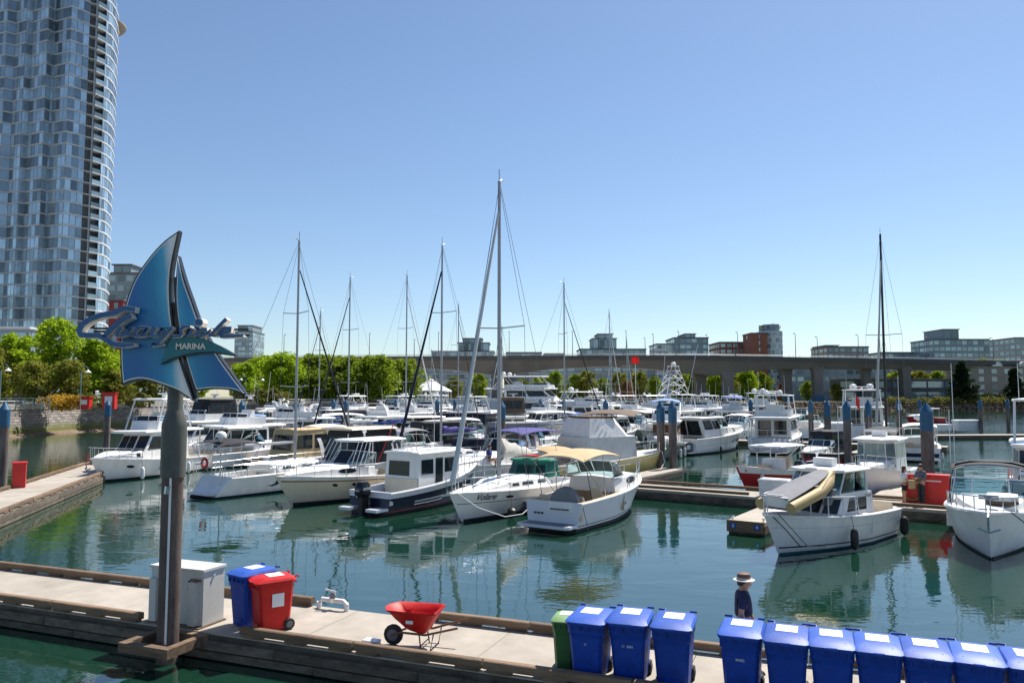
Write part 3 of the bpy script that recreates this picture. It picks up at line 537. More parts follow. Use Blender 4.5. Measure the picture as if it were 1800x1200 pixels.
# ------------------------------------------------------------------ docks and piles
def dock(name, label, origin, ang, x0, x1, y0, y1, seg=2.6, rails=(1, 1), gaps=(), z=.5, h=.62, blocks=True, cat='dock', ends=False, group=None):
    t = thing(name, label, cat, (origin[0], origin[1], 0), ang, group)
    if blocks:
        MB().box(x0, x1, y0+.03, y1-.03, z-.12, z-.03).build('deck_bed', 'dock_side', t, False); sm_ = {}; x = x0
        while x < x1-.3:
            Ls = min(3.66, x1-x); k = round(Ls, 2)
            if k not in sm_: sm_[k] = MB().box(.006, Ls-.006, y0+.03, y1-.03, -.029, 0).mesh('deck_slab', 'concrete', False)
            link('deck_slab', sm_[k], t, (x, 0, z+random.uniform(-.003, .003))); x += Ls
    else: MB().box(x0, x1, y0+.03, y1-.03, z-.12, z).build('deck', 'concrete', t, False)
    MB().box(x0+.002, x1-.002, y0, y1, z-.42, z-.122).build('timber_side', 'dock_side', t, False)
    MB().box(x0+.1, x1-.1, y0+.05, y1-.05, z-h-.5, z-.421).build('float', 'dock_slime', t, False)
    if blocks:
        pm = {}
        for yy, sg in ((y0, -1), (y1, 1)):
            for zz, hh in ((z-.13, .17), (z-.33, .14)):
                x = x0+(.9 if hh < .15 else 0)
                while x < x1-.5:
                    Lp = min(3.1, x1-x); k = (round(Lp, 2), hh)
                    if k not in pm: pm[k] = MB().box(.006, Lp-.006, -.025, .025, -hh, 0).mesh('plank', 'dock_side', False)
                    o = link('plank', pm[k], t, (x, yy+sg*(.028+random.uniform(0, .012)), zz)); x += Lp
    w = .15; tm = {}; bmesh_ = MB().box(-.22, .22, -.075, .075, 0, .06).mesh('block', 'rail_wood', False)
    for side, on in zip((0, 1), rails):
        if not on: continue
        y = y0+w/2 if side == 0 else y1-w/2
        x = x0
        while x < x1-.4:
            L = min(seg, x1-x)
            if not any(g[0] == side and x < g[2] and x+L > g[1] for g in gaps):
                k = round(L, 2)
                if k not in tm:
                    tm[k] = MB().loft([[(xx, -w/2, .06), (xx, w/2, .06), (xx, w/2, .185), (xx, w/2-.02, .2), (xx, -w/2+.02, .2), (xx, -w/2, .185)] for xx in (.01, k-.01)]).mesh('bull_rail', 'rail_wood', False)
                o = link('bull_rail', tm[k], t, (x, y, z)); o.rotation_euler.z = random.uniform(-.004, .004)
                if blocks:
                    for q in (.3, L/2, L-.3): link('block', bmesh_, t, (x+q, y, z+.001))
            x += L
    if ends:
        for xe in (x0, x1):
            MB().box(xe-.05, xe+.05, y0+.02, y1-.02, z-.40, z+.02).build('end_board', 'rail_wood', t, False)
    return t
ND = R(-21.5); NO = Vector((-11.68, 17.91, 0)); e1 = Vector((math.cos(ND), math.sin(ND), 0)); e2 = Vector((-math.sin(ND), math.cos(ND), 0))
def nd(x, y, z=.5): return NO+e1*x+e2*y+Vector((0, 0, z))
near = dock('near_float_dock', 'wide concrete float dock with timber bull rails carrying the bins and wheelbarrow', NO, ND, -14, 30, 0, 2.5, 2.6, (1, 1), [(0, 4.3, 6.1), (1, 6.9, 7.9)])
MA = R(-34); MO = P(1335, 893, 0); m1 = Vector((math.cos(MA), math.sin(MA), 0)); m2 = Vector((-math.sin(MA), math.cos(MA), 0)); MO.z = 0
def mf(x, y, z=0): return MO+m1*x+m2*y+Vector((0, 0, z))
def inv(p): q = Vector((p[0], p[1], 0))-MO; return q.dot(m1), q.dot(m2)
dock('main_walkway', 'long walkway float behind the front row of boats, with people standing on it', MO, MA, -47, 15, 0, 2.5, 3.1, (1, 1), [(0, .8, 2.4), (0, -8.3, -6.8), (0, -17.7, -16.2), (0, -26.9, -25.3)], blocks=False)
def finger(x, y0, y1, label, w=1.4, nums=None, rail=(0, 0)):
    o = mf(x, y0); t = dock('finger_dock', label, o, MA+math.pi/2, 0, y1-y0, -w/2, w/2, 3, rail, blocks=False, ends=True, group='finger floats') if y1 > y0 else dock('finger_dock', label, o, MA-math.pi/2, 0, y0-y1, -w/2, w/2, 3, rail, blocks=False, ends=True, group='finger floats')
    L = abs(y1-y0)
    for s in (-1, 1):
        c = MB().tube([(L-.35, s*(w/2-.14), .5), (L-.35, s*(w/2-.14), .6)], .03, 6).tube([(L-.5, s*(w/2-.14), .6), (L-.2, s*(w/2-.14), .6)], .025, 6).build('cleat', 'steel', t)
    if nums:
        for s, n in zip((1, -1), nums):       # number plates on the end board, read from the water
            MB().box(L+.052, L+.06, s*.45-.13, s*.45+.13, .22, .42).build('number_plate', 'canvas_blue', t, False)
            text(n, .2, 'paper', t, face_mtx((L+.064, s*.45, .32), (0, 1, 0), (1, 0, 0)), .002, name='number')
    return t
finger(1.6, -.02, -7.3, 'finger float end numbered 6 and 4 beside the cabin boat carrying a dinghy', 1.45, ('4', '6'))
finger(-7.5, -.02, -7.6, 'finger float end numbered 10 and 8 between the sailboat and the silver cruiser', 1.45, ('8', '10'))
finger(-16.9, -.02, -8.3, 'finger float end numbered 12 behind the black outboard', 1.4, ('12',))
finger(-26.1, -.02, -8.8, 'finger float beside the scoop stern sailboat', 1.4)
for x, lab in [(5, 'far side finger float ending at the thick blue capped pile'), (-9, 'far side finger float beside the yellow hulled boat'), (-22, 'far side finger float behind the purple canopied cruiser'), (-35, 'far side finger float behind the black canopied cruiser'), (-46, 'far side finger float at the left end of the walkway')]:
    finger(x, 2.52, 11.6, lab, 1.5)
dock('second_walkway', 'second walkway float behind the row of larger yachts', mf(0, 46), MA, -75, 4, 0, 2.4, 6, (0, 0))
for x in (-1.5, -17, -32, -47): finger(x, 45.98, 33, 'finger float between the larger yachts of the second row', 1.5)
dock('third_walkway', 'third walkway float among the farthest yachts', mf(0, 98), MA, -95, -10, 0, 2.4, 6, (0, 0))
a, b = P(0, 905, .5), P(165, 840, .5); LD = math.atan2(b.y-a.y, b.x-a.x)
left = dock('side_float_dock', 'float dock on the left running out past the anchored motor yacht bow', (a.x, a.y), LD, -14, 24, 0, 2.9, 3, (1, 1), z=.5)
fd = P(1650, 765, .5)
dock('float_dock', 'low outer float with two tall piles in the open water on the right', (fd.x, fd.y), R(6), -8, 22, 0, 2.5, 6, (0, 0)); q = fd+Vector((20, 2.5, 0))
dock('float_dock', 'short arm of the outer float leading away towards the far bank', (q.x, q.y), R(62), 0, 18, -2, 1, 6, (0, 0))
def box_thing(name, label, p, rz, sx, sy, sz, m, lid=True, cat='box', group=None, lm=None):
    t = thing(name, label, cat, p, rz, group); MB().loft([[(-sx/2*k, -sy/2*k, z), (sx/2*k, -sy/2*k, z), (sx/2*k, sy/2*k, z), (-sx/2*k, sy/2*k, z)] for z, k in ((0, .95), (sz*.86, 1))]).build('body', m, t, False)
    if lid: MB().loft([[(-sx/2*k, -sy/2*k, z), (sx/2*k, -sy/2*k, z), (sx/2*k, sy/2*k, z), (-sx/2*k, sy/2*k, z)] for z, k in ((sz*.86, 1.05), (sz*.94, 1.05), (sz, .9))]).build('lid', lm or m, t, False)
    return t
pc = MB().tube([(0, 0, -1), (0, 0, 3.55)], .27, 14).mesh('shaft', 'pile'); cc = MB().lathe([(.285, 3.5), (.285, 4.45), (.30, 4.46), (.02, 4.95)], 14).mesh('cap', 'pile_blue')
def pile(u, d, label='dark timber pile with blue pointed cap standing among the boats', k=1, letter=None, pos=None, dz=0, group='blue capped mooring piles'):
    p = pos or at(u, d); t = thing('mooring_pile', label, 'pile', p, u*.1, None if letter else group); t.scale = (k, k, 1)
    link('shaft', pc, t); c = link('cap', cc, t)
    if letter:
        t.rotation_euler.z = 0; text(letter, .95, 'paper', t, face_mtx((0, -.31, 3.95), (1, 0, 0), (0, -1, 0)), .01, name='letter', offset=.02)
    return t
pile(1623, 40.5, 'thickest blue capped pile, behind the red cabinet and the standing couple', 1.08, pos=at(1625, 38.6)); pile(1166, 0, 'blue capped pile at the end of the float beside the yellow hull', 1, pos=mf(-9.1, 11.9))
pile(882, 56, 'blue capped pile behind the mast of the sailboat with loose sail', 1, pos=at(882, 56)); pile(427, 66, 'blue capped pile left of the tall left mast, above the radar pole')
pile(12, 44, 'blue capped pile beside the red cabinet on the side float'); pile(192, 68, 'blue capped pile behind the rail of the plumb bowed motor yacht')
pile(1486, 56, 'blue capped pile beside the black framed wake boat'); pile(1452, 64, 'blue capped pile behind the black canvas boat')
pile(1577, 92, 'blue capped pile lettered B near the far bank', 1.1, 'B'); pile(1524, 66, 'blue capped pile beside the dark leaning mast'); 
pile(1720, 107, 'left one of two piles on the outer float'); pile(1768, 121, 'right one of two piles on the outer float')
NEARBY = {910: 'thin blue capped pile in front of the smoked canopy yacht', 950: 'thin dark pile with blue cap below the broadside yacht', 697: 'blue capped pile beside the pale slanting headsail', 522: 'blue capped pile half hidden by the tall left mast', 1064: 'blue capped pile seen through the brown bimini', 1160: 'darker pile right behind the pile beside the yellow hull', 1423: 'blue capped pile between the cream topped yacht and the white shed', 609: 'blue capped pile beside the grey masted sailboat'}
for u, d in [(910, 82), (950, 108), (991, 112), (697, 100), (522, 78), (609, 92), (770, 128), (769, 95), (587, 112), (1064, 82), (1160, 52), (1195, 110), (1423, 84), (1614, 118), (800, 112), (842, 130), (358, 92), (396, 104), (1318, 100)]:
    pile(u, d, NEARBY[u]) if u in NEARBY else pile(u, d)

def gangway():
    a, b = PY(300, 708, 118), PY(452, 742, 84); a.z = 3.6; b.z = .7
    t = thing('gangway', 'white truss gangway sloping from the seawall down to the floats', 'gangway', (a.x, a.y, 0)); b = b-Vector((a.x, a.y, 0)); a = Vector((0, 0, a.z)); d = (b-a); sd = Vector((d.y, -d.x, 0)).normalized()*.8; n = 12
    MB().loft([[tuple(p-sd), tuple(p+sd), tuple(p+sd-Vector((0, 0, .12))), tuple(p-sd-Vector((0, 0, .12)))] for p in (a, b)]).build('walkway', 'alu', t, False)
    for s_ in (-1, 1):
        for h in (0, 1.25): MB().tube([a+sd*s_+Vector((0, 0, h)), b+sd*s_+Vector((0, 0, h))], .06, 5).build('chord', 'alu_white', t)
        for i in range(n):
            p, q = a+d*i/n+sd*s_, a+d*(i+1)/n+sd*s_; u = Vector((0, 0, 1.25)); MB().tube([p, q+u] if i % 2 else [p+u, q], .045, 5).build('brace', 'alu_white', t)
gangway()
# ------------------------------------------------------------------ things on the near dock
def wheel(t, x, y, z, r, w, axis='x', name='wheel', rim='tube_grey'):
    def ring(rr, o, n=14): return [((x+o, y+rr*math.cos(k*math.tau/n), z+rr*math.sin(k*math.tau/n)) if axis == 'x' else (x+rr*math.cos(k*math.tau/n), y+o, z+rr*math.sin(k*math.tau/n))) for k in range(n)]
    o = MB().loft([ring(r*.9, -w/2), ring(r, -w*.3), ring(r, w*.3), ring(r*.9, w/2)]).build(name, 'rubber', t)
    MB().loft([ring(r*.58, -w/2-.008), ring(r*.5, -w/2-.012), ring(r*.5, w/2+.012), ring(r*.58, w/2+.008)]).build('hub', rim, o); return o
def rr(x0, x1, y0, y1, z, c=.05):
    return [(x0+c, y0, z), (x1-c, y0, z), (x1, y0+c, z), (x1, y1-c, z), (x1-c, y1, z), (x0+c, y1, z), (x0, y1-c, z), (x0, y0+c, z)]
def bin_(x, y, label, bm, lm, w=.60, d=.74, h=1.0, rz=0, num=None, group=None, note=False):
    t = thing('wheeled_bin', label, 'bin', nd(x, y), ND+rz, group)
    R1 = lambda k, z, f=0: rr(-w/2*k, w/2*k, -d/2*k+f, d/2*min(1, k+.08), z, .05)
    MB().loft([R1(.78, .03), R1(.92, h*.70), R1(.93, h*.76), R1(.99, h*.80), R1(1.0, h*.93), R1(1.05, h*.935), R1(1.05, h*.975)]).build('body', bm, t, ang=30)
    lid = MB().loft([rr(-w*.55, w*.55, -d*.57, d*.56, h*.978, .06), rr(-w*.55, w*.55, -d*.58, d*.56, h*1.0, .06), rr(-w*.50, w*.50, -d*.47, d*.54, h*1.045, .07), rr(-w*.36, w*.36, -d*.26, d*.42, h*1.075, .05)]).build('lid', lm, t, ang=30)
    MB().box(-w*.26, w*.26, -d*.14, d*.30, h*1.076, h*1.081).build('label_sheet', 'paper', lid, False)
    for s in (-1, 1):
        MB().tube([(s*w*.34, d*.52, h*1.0), (s*w*.34, d*.62, h*1.05), (s*w*.52, d*.62, h*1.05)], .018, 6).build('hinge', bm, lid)
        wheel(t, s*w*.42, d*.40, .115, .115, .06)
        MB().loft([[(s*w*.30+q, -d*.40+p, z) for q, p in ((-.008, -.02), (.008, -.02), (.008, .3), (-.008, .3))] for z in (h*1.03, h*1.055)]).build('lid_rib', lm, lid, False)
    MB().box(-w*.12, w*.12, -d*.615, -d*.575, h*.985, h*1.012).build('lid_grip', lm, lid, False)
    for q in (-.36, -.12, .12, .36): MB().box(w*q-.008, w*q+.008, -d*.545, -d*.49, h*.86, h*.935).build('rim_rib', bm, t, False)
    MB().tube([(-w*.38, d*.60, h*.93), (w*.38, d*.60, h*.93)], .018, 6).build('handle', bm, t)
    MB().box(-w*.2, w*.2, -d*.425, -d*.40, .12, .18).build('foot_recess', bm, t, False)
    if num: text(num, .055, 'paper', t, face_mtx((.0, -d*.463, h*.62), (1, 0, 0), (0, -1, .13)), .002, name='number')
    if note: MB().box(w*.482, w*.487, -d*.12, d*.22, h*.50, h*.76).build('notice', 'paper', t, False)
    return t
xs = [13.82, 14.50, 15.22, 16.30, 16.98, 17.62, 18.26, 18.90, 19.54, 20.2]
labs = ['blue wheeled bin standing right against the small green bin', 'blue wheeled bin in the middle of the group of three with the green bin', 'blue wheeled bin at the gap, last of the group beside the green bin',
        'first blue bin of the long row, in front of the man in the hat', 'second blue bin of the long row after the man in the hat', 'third blue bin of the long row after the man in the hat', 'fourth blue bin of the long row, with a whiter lid',
        'fifth blue bin of the long row after the man in the hat', 'sixth blue bin of the long row after the man in the hat', 'last blue bin of the long row, cut by the frame']
nums = ['11', '11  6091', None, '90982', None, None, None, '90971', None, None]
for i, x in enumerate(xs):
    bin_(x-.06, .62+(.06 if i in (1, 2, 3) else 0), labs[i], 'bin_blue', 'bin_lid', .62, .80, 1.0 if i else .96, random.uniform(-.07, .07), nums[i], 'blue wheeled bins on the near dock')
bin_(13.28, .72, 'small narrow green wheeled bin beside the blue bins', 'bin_green', 'bin_green_lid', .40, .5, .86, .1)
bin_(6.38, .84, 'blue wheeled bin behind the red bin by the sign pole', 'bin_blue', 'bin_lid', .60, .74, 1.06, -.25)
bin_(7.02, .68, 'red wheeled bin with a white notice beside the sign pole', 'bin_red', 'bin_red', .60, .72, 1.0, -.55, None, None, True)
def cabinet():
    t = thing('service_cabinet', 'pale grey metal service cabinet standing behind the sign pole', 'cabinet', nd(5.0, .42), ND)
    MB().box(-.70, .70, -.22, .38, .04, 1.12).build('body', 'cabinet', t, False); MB().box(-.73, .73, -.25, .41, 1.12, 1.17).build('lid', 'cabinet', t, False)
    for x in (-.55, .5):
        MB().box(x-.09, x+.09, -.33, -.222, .05, .92).build('conduit_cover', 'cabinet', t, False)
    MB().tube([(.42, -.28, .96), (.68, -.28, .96)], .025, 6).tube([(.55, -.28, .96), (.55, -.28, .84)], .018, 6).build('valve_handle', 'wood', t)
    for z in (.9, .76): MB().lathe([(.03, 0), (.03, .02)], 8).build('knob', 'rubber', t, loc=(.34, -.235, z))
    MB().tube([(.705, 0, .85), (.72, .05, 1.0), (.705, .1, 1.02)], .01, 5).build('latch', 'steel', t)
    MB().box(-.72, .72, -.35, .44, 0, .035).build('base', 'rail_wood', t, False)
cabinet()
def sign():
    base = nd(5.42, -.42, 0); t = thing('marina_sign', 'tall marina sign of two blue sails with raised script lettering on a pole', 'sign', base)
    prof = [(.20, -1.2), (.20, 3.05), (.235, 3.1), (.235, 4.65), (.15, 5.02), (.15, 7.2)]
    MB().lathe([(.205, -1.2), (.205, 3.62)], 18).build('lower_pole', 'pole_rust', t); MB().lathe([(.24, 3.6), (.24, 4.60), (.235, 4.66), (.165, 4.90), (.15, 4.95), (.15, 7.1)], 18).build('upper_pole', 'pole_paint', t)
    MB().tube([(.05, -.215, .4), (.05, -.215, 3.6)], .022, 6).build('cable_pipe', 'alu_white', t)
    MB().tube([(0, -.26, 3.3), (.02, -.27, 3.45)], .05, 6).build('pipe_end', 'steel', t)
    fr = thing('pile_bracket', 'square timber collar holding the sign pole to the dock edge', 'bracket', base, ND)
    for x0, x1, y0, y1 in [(-.62, .62, -.62, -.46), (-.62, .62, .30, .44), (-.62, -.46, -.455, .295), (.46, .62, -.455, .295)]: MB().box(x0, x1, y0, y1, .30, .48).build('timber', 'rail_wood', fr, False)
    MB().box(-.45, .45, -.45, -.25, .28, .32).build('roller', 'alu', fr, False)
    Y = base.y-.32
    def W(u, v, dy=0):
        p = PY(u, v, Y); return Vector((p.x-base.x, Y-base.y+dy, p.z))
    def smooth(pts):
        n = len(pts); V = [Vector(p) for p in pts]; out = []
        turn = lambda i: (V[i]-V[i-1]).angle(V[(i+1) % n]-V[i])
        for i in range(n):
            a, b, c, d = V[i-1], V[i], V[(i+1) % n], V[(i+2) % n]; out.append(tuple(b))
            if turn(i) > .7: a = b-(c-b)
            if turn((i+1) % n) > .7: d = c+(c-b)
            for t_ in (.33, .67): out.append(tuple(.5*((2*b)+(c-a)*t_+(2*a-5*b+4*c-d)*t_**2+(3*b-a-3*c+d)*t_**3)))
        return out
    def plate(pts, m, y0, y1, name, par=t, inset=0, curved=False):
        q = [W(*p) for p in pts]
        if inset:
            n = len(q); out = []; area = sum(q[i].x*q[(i+1) % n].z-q[(i+1) % n].x*q[i].z for i in range(n)); sg = 1 if area > 0 else -1
            for i in range(n):
                d1 = (q[i]-q[i-1]).normalized(); d2 = (q[(i+1) % n]-q[i]).normalized(); n1 = Vector((-d1.z, 0, d1.x))*sg; n2 = Vector((-d2.z, 0, d2.x))*sg
                b = (n1+n2); b = b/max(.35, b.length_squared/2); out.append(q[i]+b*inset)
            q = out
        if curved: yy = q[0].y; q = [Vector((x, yy, z)) for x, z in smooth([(p.x, p.z) for p in q])]
        return MB().loft([[(p.x, p.y+y, p.z) for p in q] for y in (y0, y1)]).build(name, m, par, False)
    main = [(315, 405), (290, 423), (266, 448), (241, 483), (227, 514), (217, 547), (212, 580), (211, 609), (212, 645), (215, 677), (230, 671), (247, 668), (266, 671), (284, 677), (311, 687), (342, 706), (331, 672), (318, 633), (311, 604), (305, 574), (301, 539), (300, 497), (304, 460)]
    jib = [(312.5, 449), (324, 489), (337, 526), (353, 569), (381, 619), (408, 658), (433, 694), (416, 688), (401, 685), (372, 684), (344, 687), (334, 657), (325, 625), (315, 580), (310, 545), (308.5, 515), (310, 478)]
    def sailmat(name, dirx, lo, hi):
        m = bpy.data.materials.new(name); m.use_nodes = True; n = m.node_tree.nodes; l = m.node_tree.links; b = n['Principled BSDF']; b.inputs['Roughness'].default_value = .32
        tc = n.new('ShaderNodeTexCoord'); dt = n.new('ShaderNodeVectorMath'); dt.operation = 'DOT_PRODUCT'; dt.inputs[1].default_value = dirx; nz = n.new('ShaderNodeTexNoise'); nz.inputs['Scale'].default_value = 2.2; nz.inputs['Detail'].default_value = 5
        ad = n.new('ShaderNodeMath'); ad.operation = 'MULTIPLY_ADD'; ad.inputs[1].default_value = .14; l.new(tc.outputs['Object'], dt.inputs[0]); l.new(tc.outputs['Object'], nz.inputs[0]); l.new(nz.outputs[0], ad.inputs[0]); l.new(dt.outputs['Value'], ad.inputs[2])
        mr = n.new('ShaderNodeMapRange'); mr.inputs[1].default_value = lo; mr.inputs[2].default_value = hi; r = n.new('ShaderNodeValToRGB'); l.new(ad.outputs[0], mr.inputs[0]); l.new(mr.outputs[0], r.inputs[0])
        e = r.color_ramp.elements; e[0].color = (.004, .13, .36, 1); e[1].color = (.80, .78, .74, 1); e.new(.5).color = (.005, .22, .42, 1); e.new(.78).color = (.06, .38, .56, 1)   # airbrushed paint, part of the sign's own design
        l.new(r.outputs[0], b.inputs['Base Color']); M[name] = m
    x0 = W(212, 600).x; sailmat('sail_paint', (1, 0, .12), x0+1.2, x0+2.0); x1 = W(312, 600).x; sailmat('jib_paint', (-1, 0, -.2), -x1-1.95, -x1-1.05)
    a = plate(main, 'sign_black', 0, .16, 'mainsail', t, 0, True); plate(main, 'sign_white', -.02, -.001, 'white_border', a, .035, True); plate(main, 'sail_paint', -.035, -.021, 'painted_panel', a, .062, True)
    a = plate(jib, 'sign_black', 0, .16, 'headsail', t, 0, True); plate(jib, 'sign_white', -.02, -.001, 'white_border', a, .03, True); plate(jib, 'jib_paint', -.035, -.021, 'painted_panel', a, .052, True)
    plate([(303, 486), (308.5, 486), (314, 574), (330, 640), (346, 700), (340, 700), (322, 640), (307, 574)], 'sign_black', .05, .13, 'mast_bar')
    plate([(288, 641), (300, 606), (311, 590), (340, 590), (369, 598), (398, 612), (424, 627), (396, 624), (380, 621), (352, 622), (327, 627), (305, 634)], 'sign_black', -.14, -.05, 'pennant'); pn = plate([(288, 641), (300, 606), (311, 590), (340, 590), (369, 598), (398, 612), (418, 625), (396, 622), (380, 619), (352, 620), (327, 625), (305, 632)], 'sign_teal', -.16, -.141, 'pennant_face', None, .012)
    pn.parent = t
    p = W(342, 610); text('MARINA', .155, 'letter_cream', t, face_mtx((p.x, p.y-.185, p.z), (1, 0, 0), (0, -1, 0)), .02, name='small_lettering', offset=.004)
    for w0 in [(150, 578, 440, 580), (150, 583, 442, 590)]:
        a, b = W(w0[0]+20, w0[1]), W(w0[2], w0[3]); MB().tube([(a.x, a.y-.10, a.z), (b.x, b.y-.10, b.z)], .022, 5).build('support_bar', 'sign_black', t)
    Z = lambda x, y: W(140+x/6, 530+(y if y > 372 or x < 440 else 372-(372-y)*1.22)/6)
    def strokes(lst, w, y0, y1, m, name, par):
        mb = MB()
        for pts in lst:
            q = [Z(*p) for p in pts]; L = []; Rr = []
            for i, p in enumerate(q):
                d = (q[min(i+1, len(q)-1)]-q[max(0, i-1)]).normalized(); n = Vector((-d.z, 0, d.x)); tp = .55 if (i == len(q)-1) else 1
                L.append(p+n*w*tp); Rr.append(p-n*w*tp)
            o = L+Rr[::-1]; k = len(q)
            f = lambda y: [(v.x, v.y+y, v.z) for v in o]
            A, B = f(y0), f(y1); n = len(o); fs = []
            for i in range(k-1): a, b, c, d = i, i+1, n-2-i, n-1-i; fs += [(a, b, c, d), (n+a, n+d, n+c, n+b)]
            for i in range(n): fs.append((i, (i+1) % n, n+(i+1) % n, n+i))
            mb.add(A+B, fs)
        return mb.build(name, m, par, False)
    def dot(c, r, y0, y1, m, name, par):
        q = Z(*c); return MB().loft([[(q.x+r*math.cos(k*.449), q.y+y, q.z+r*math.sin(k*.449)) for k in range(14)] for y in (y0, y1)]).build(name, m, par)
    letters = [([[(650, 150), (540, 138), (430, 136), (300, 158), (190, 196), (110, 252), (70, 318), (90, 362), (180, 368), (270, 366), (330, 392), (420, 456), (530, 468), (640, 462)], [(610, 200), (540, 226), (450, 280), (380, 330), (330, 378)]], .052),
        ([[(510, 300), (470, 345), (460, 370), (520, 372), (580, 330), (610, 300)], [(620, 298), (575, 372), (620, 372)]], .031),
        ([[(770, 303), (700, 302), (650, 340), (650, 374), (710, 372), (780, 310)], [(790, 298), (735, 374), (800, 372)]], .031),
        ([[(865, 300), (825, 352), (840, 374), (900, 370), (970, 315)], [(1035, 300), (960, 370), (870, 455), (830, 466), (940, 462)]], .031),
        ([[(1040, 376), (1110, 374), (1135, 350), (1120, 325), (1160, 292), (1225, 292)]], .031), ([[(1255, 312), (1205, 374), (1265, 372)]], .029),
        ([[(1400, 318), (1330, 322), (1290, 362), (1330, 378), (1400, 350), (1440, 318)], [(1600, 226), (1510, 300), (1425, 376), (1490, 376)]], .031),
        ([[(1540, 352), (1640, 330), (1645, 306), (1580, 306), (1520, 350), (1540, 378), (1640, 374), (1775, 372)]], .030)]
    for s, w in letters:
        b = strokes(s, w+.006, -.26, -.06, 'letter_cream', 'letter', t); strokes(s, w-.004, -.29, -.261, 'letter_blue', 'letter_face', b)
    b = dot((1322, 258), .085, -.30, -.06, 'letter_cream', 'letter_dot', t); dot((1322, 258), .068, -.33, -.301, 'letter_blue', 'dot_face', b)
sign()
def barrow():
    p = nd(10.25, .80); t = thing('wheelbarrow', 'red plastic tray wheelbarrow parked on the near dock', 'wheelbarrow', p, ND+R(8))
    tr = [[(-.16, -.16, .34), (.28, -.2, .30), (.28, .2, .30), (-.16, .16, .34)], [(-.40, -.27, .56), (.42, -.33, .56), (.42, .33, .56), (-.40, .27, .56)], [(-.53, -.31, .71), (.50, -.36, .70), (.50, .36, .70), (-.53, .31, .71)]]
    def sub(r, k=1):
        x0, x1 = r[0][0], r[1][0]; ya, yb = r[0][1], r[1][1]; z0, z1 = r[0][2], r[1][2]; return [(x0+.06, ya*.7, z0), (x0+.12, ya, z0), (x1-.1, yb, z1), (x1, yb*.8, z1), (x1, -yb*.8, z1), (x1-.1, -yb, z1), (x0+.12, -ya, z0), (x0+.06, -ya*.7, z0), (x0, ya*-.3, z0), (x0, ya*.3, z0)]
    o = [sub(r) for r in tr]; inn = [[(x*.95, y*.95, z+(.0 if i == 2 else .03)) for x, y, z in r] for i, r in enumerate(o)]; lip = [(x*1.04, y*1.05, z-.015) for x, y, z in o[2]]
    mb = MB().loft([o[0], o[1], o[2], lip, [(x, y, z+.03) for x, y, z in lip], inn[2], inn[1], inn[0]]); mb.build('tray', 'bin_red', t, ang=50)
    MB().box(-.05, .09, -.325, -.318, .50, .56).build('sticker', 'paper', t, False)
    wheel(t, -.42, 0, .19, .19, .085, 'y')
    for s in (-1, 1):
        MB().tube([(-.46, s*.07, .19), (-.2, s*.14, .28), (.3, s*.22, .29), (.95, s*.30, .48)], .022, 6).build('handle', 'wood', t)
        MB().tube([(.18, s*.22, .28), (.22, s*.24, .0), (.40, s*.24, .0), (.46, s*.23, .31)], .014, 6).build('leg', 'black', t)
    MB().tube([(.22, -.24, .10), (.22, .24, .10)], .012, 5).tube([(.40, -.24, .02), (.40, .24, .02)], .012, 5).build('brace', 'black', t)
    MB().tube([(-.46, -.07, .19), (-.46, .07, .19)], .02, 6).tube([(-.52, -.05, .2), (-.56, 0, .2), (-.52, .05, .2)], .015, 5).build('axle', 'steel', t)
barrow()
t = thing('hose_pump', 'white pipe standpipe with valve handle on the far edge of the near dock', 'pump', nd(7.35, 2.36), ND)
MB().tube([(-.36, 0, 0), (-.36, 0, .14), (-.28, 0, .2), (.28, 0, .2), (.36, 0, .14), (.36, 0, 0)], .055, 8).build('pipe', 'gel', t); MB().lathe([(.05, .2), (.07, .24), (.07, .33), (.04, .36)], 10).build('valve_body', 'tube_grey', t); MB().tube([(-.2, 0, .42), (.08, 0, .39)], .018, 6).tube([(0, 0, .36), (0, 0, .41)], .02, 6).build('handle', 'alu_white', t); MB().lathe([(.075, 0), (.075, .09)], 10).build('clamp', 'steel', t, loc=(0, 0, .16))
box_thing('small_box', 'small white utility box on the near bull rail beside the wheelbarrow', nd(9.62, .30), ND, .3, .18, .2, 'gel')
a = P(25, 850, .5); t = thing('fire_cabinet', 'red fire cabinet beside the pile on the side float', 'cabinet', P(33, 856, .5), R(-60)); MB().box(-.45, .45, -.3, .3, .02, 1.25).build('body', 'red_box', t, False); MB().box(-.48, .48, -.33, .33, 1.25, 1.3).build('lid', 'red_box', t, False); MB().box(-.455, -.448, -.2, .2, .3, 1.0).build('panel', 'cabinet', t, False); MB().box(-.3, .3, -.306, -.3, .5, 1.0).build('notice', 'paper', t, False)
t = thing('fire_cabinet', 'large red fire hose cabinet beside the standing couple', 'cabinet', mf(7.15, 2.1, .5), MA); MB().box(-.5, .5, -.3, .3, .02, 1.25).build('body', 'red_box', t, False); MB().box(-.53, .53, -.33, .33, 1.25, 1.3).build('lid', 'red_box', t, False); MB().box(-.4, .2, -.306, -.3, 1.0, 1.05).build('lettering_strip', 'paper', t, False)
t = thing('hose_reel', 'red hose reel with a coiled green hose between the standing couple', 'hose reel', mf(6.2, 2.15, .5), MA); MB().box(-.42, .42, -.15, .15, .02, 1.25).build('board', 'red_box', t, False)
MB().tube([((.40+.0*k)*math.cos(k*.35), -.22-.004*k, .55+.40*math.sin(k*.35)) for k in range(40)], .028, 5).build('hose', 'hose_green', t)
t = thing('fire_cabinet', 'red fire cabinet on the walkway behind the loose sail', 'cabinet', mf(-14.2, 1.6, .5), MA); MB().box(-1.0, 1.0, -.3, .3, .02, 1.25).build('body', 'red_box', t, False); MB().box(-1.03, 1.03, -.33, .33, 1.25, 1.3).build('lid', 'red_box', t, False)
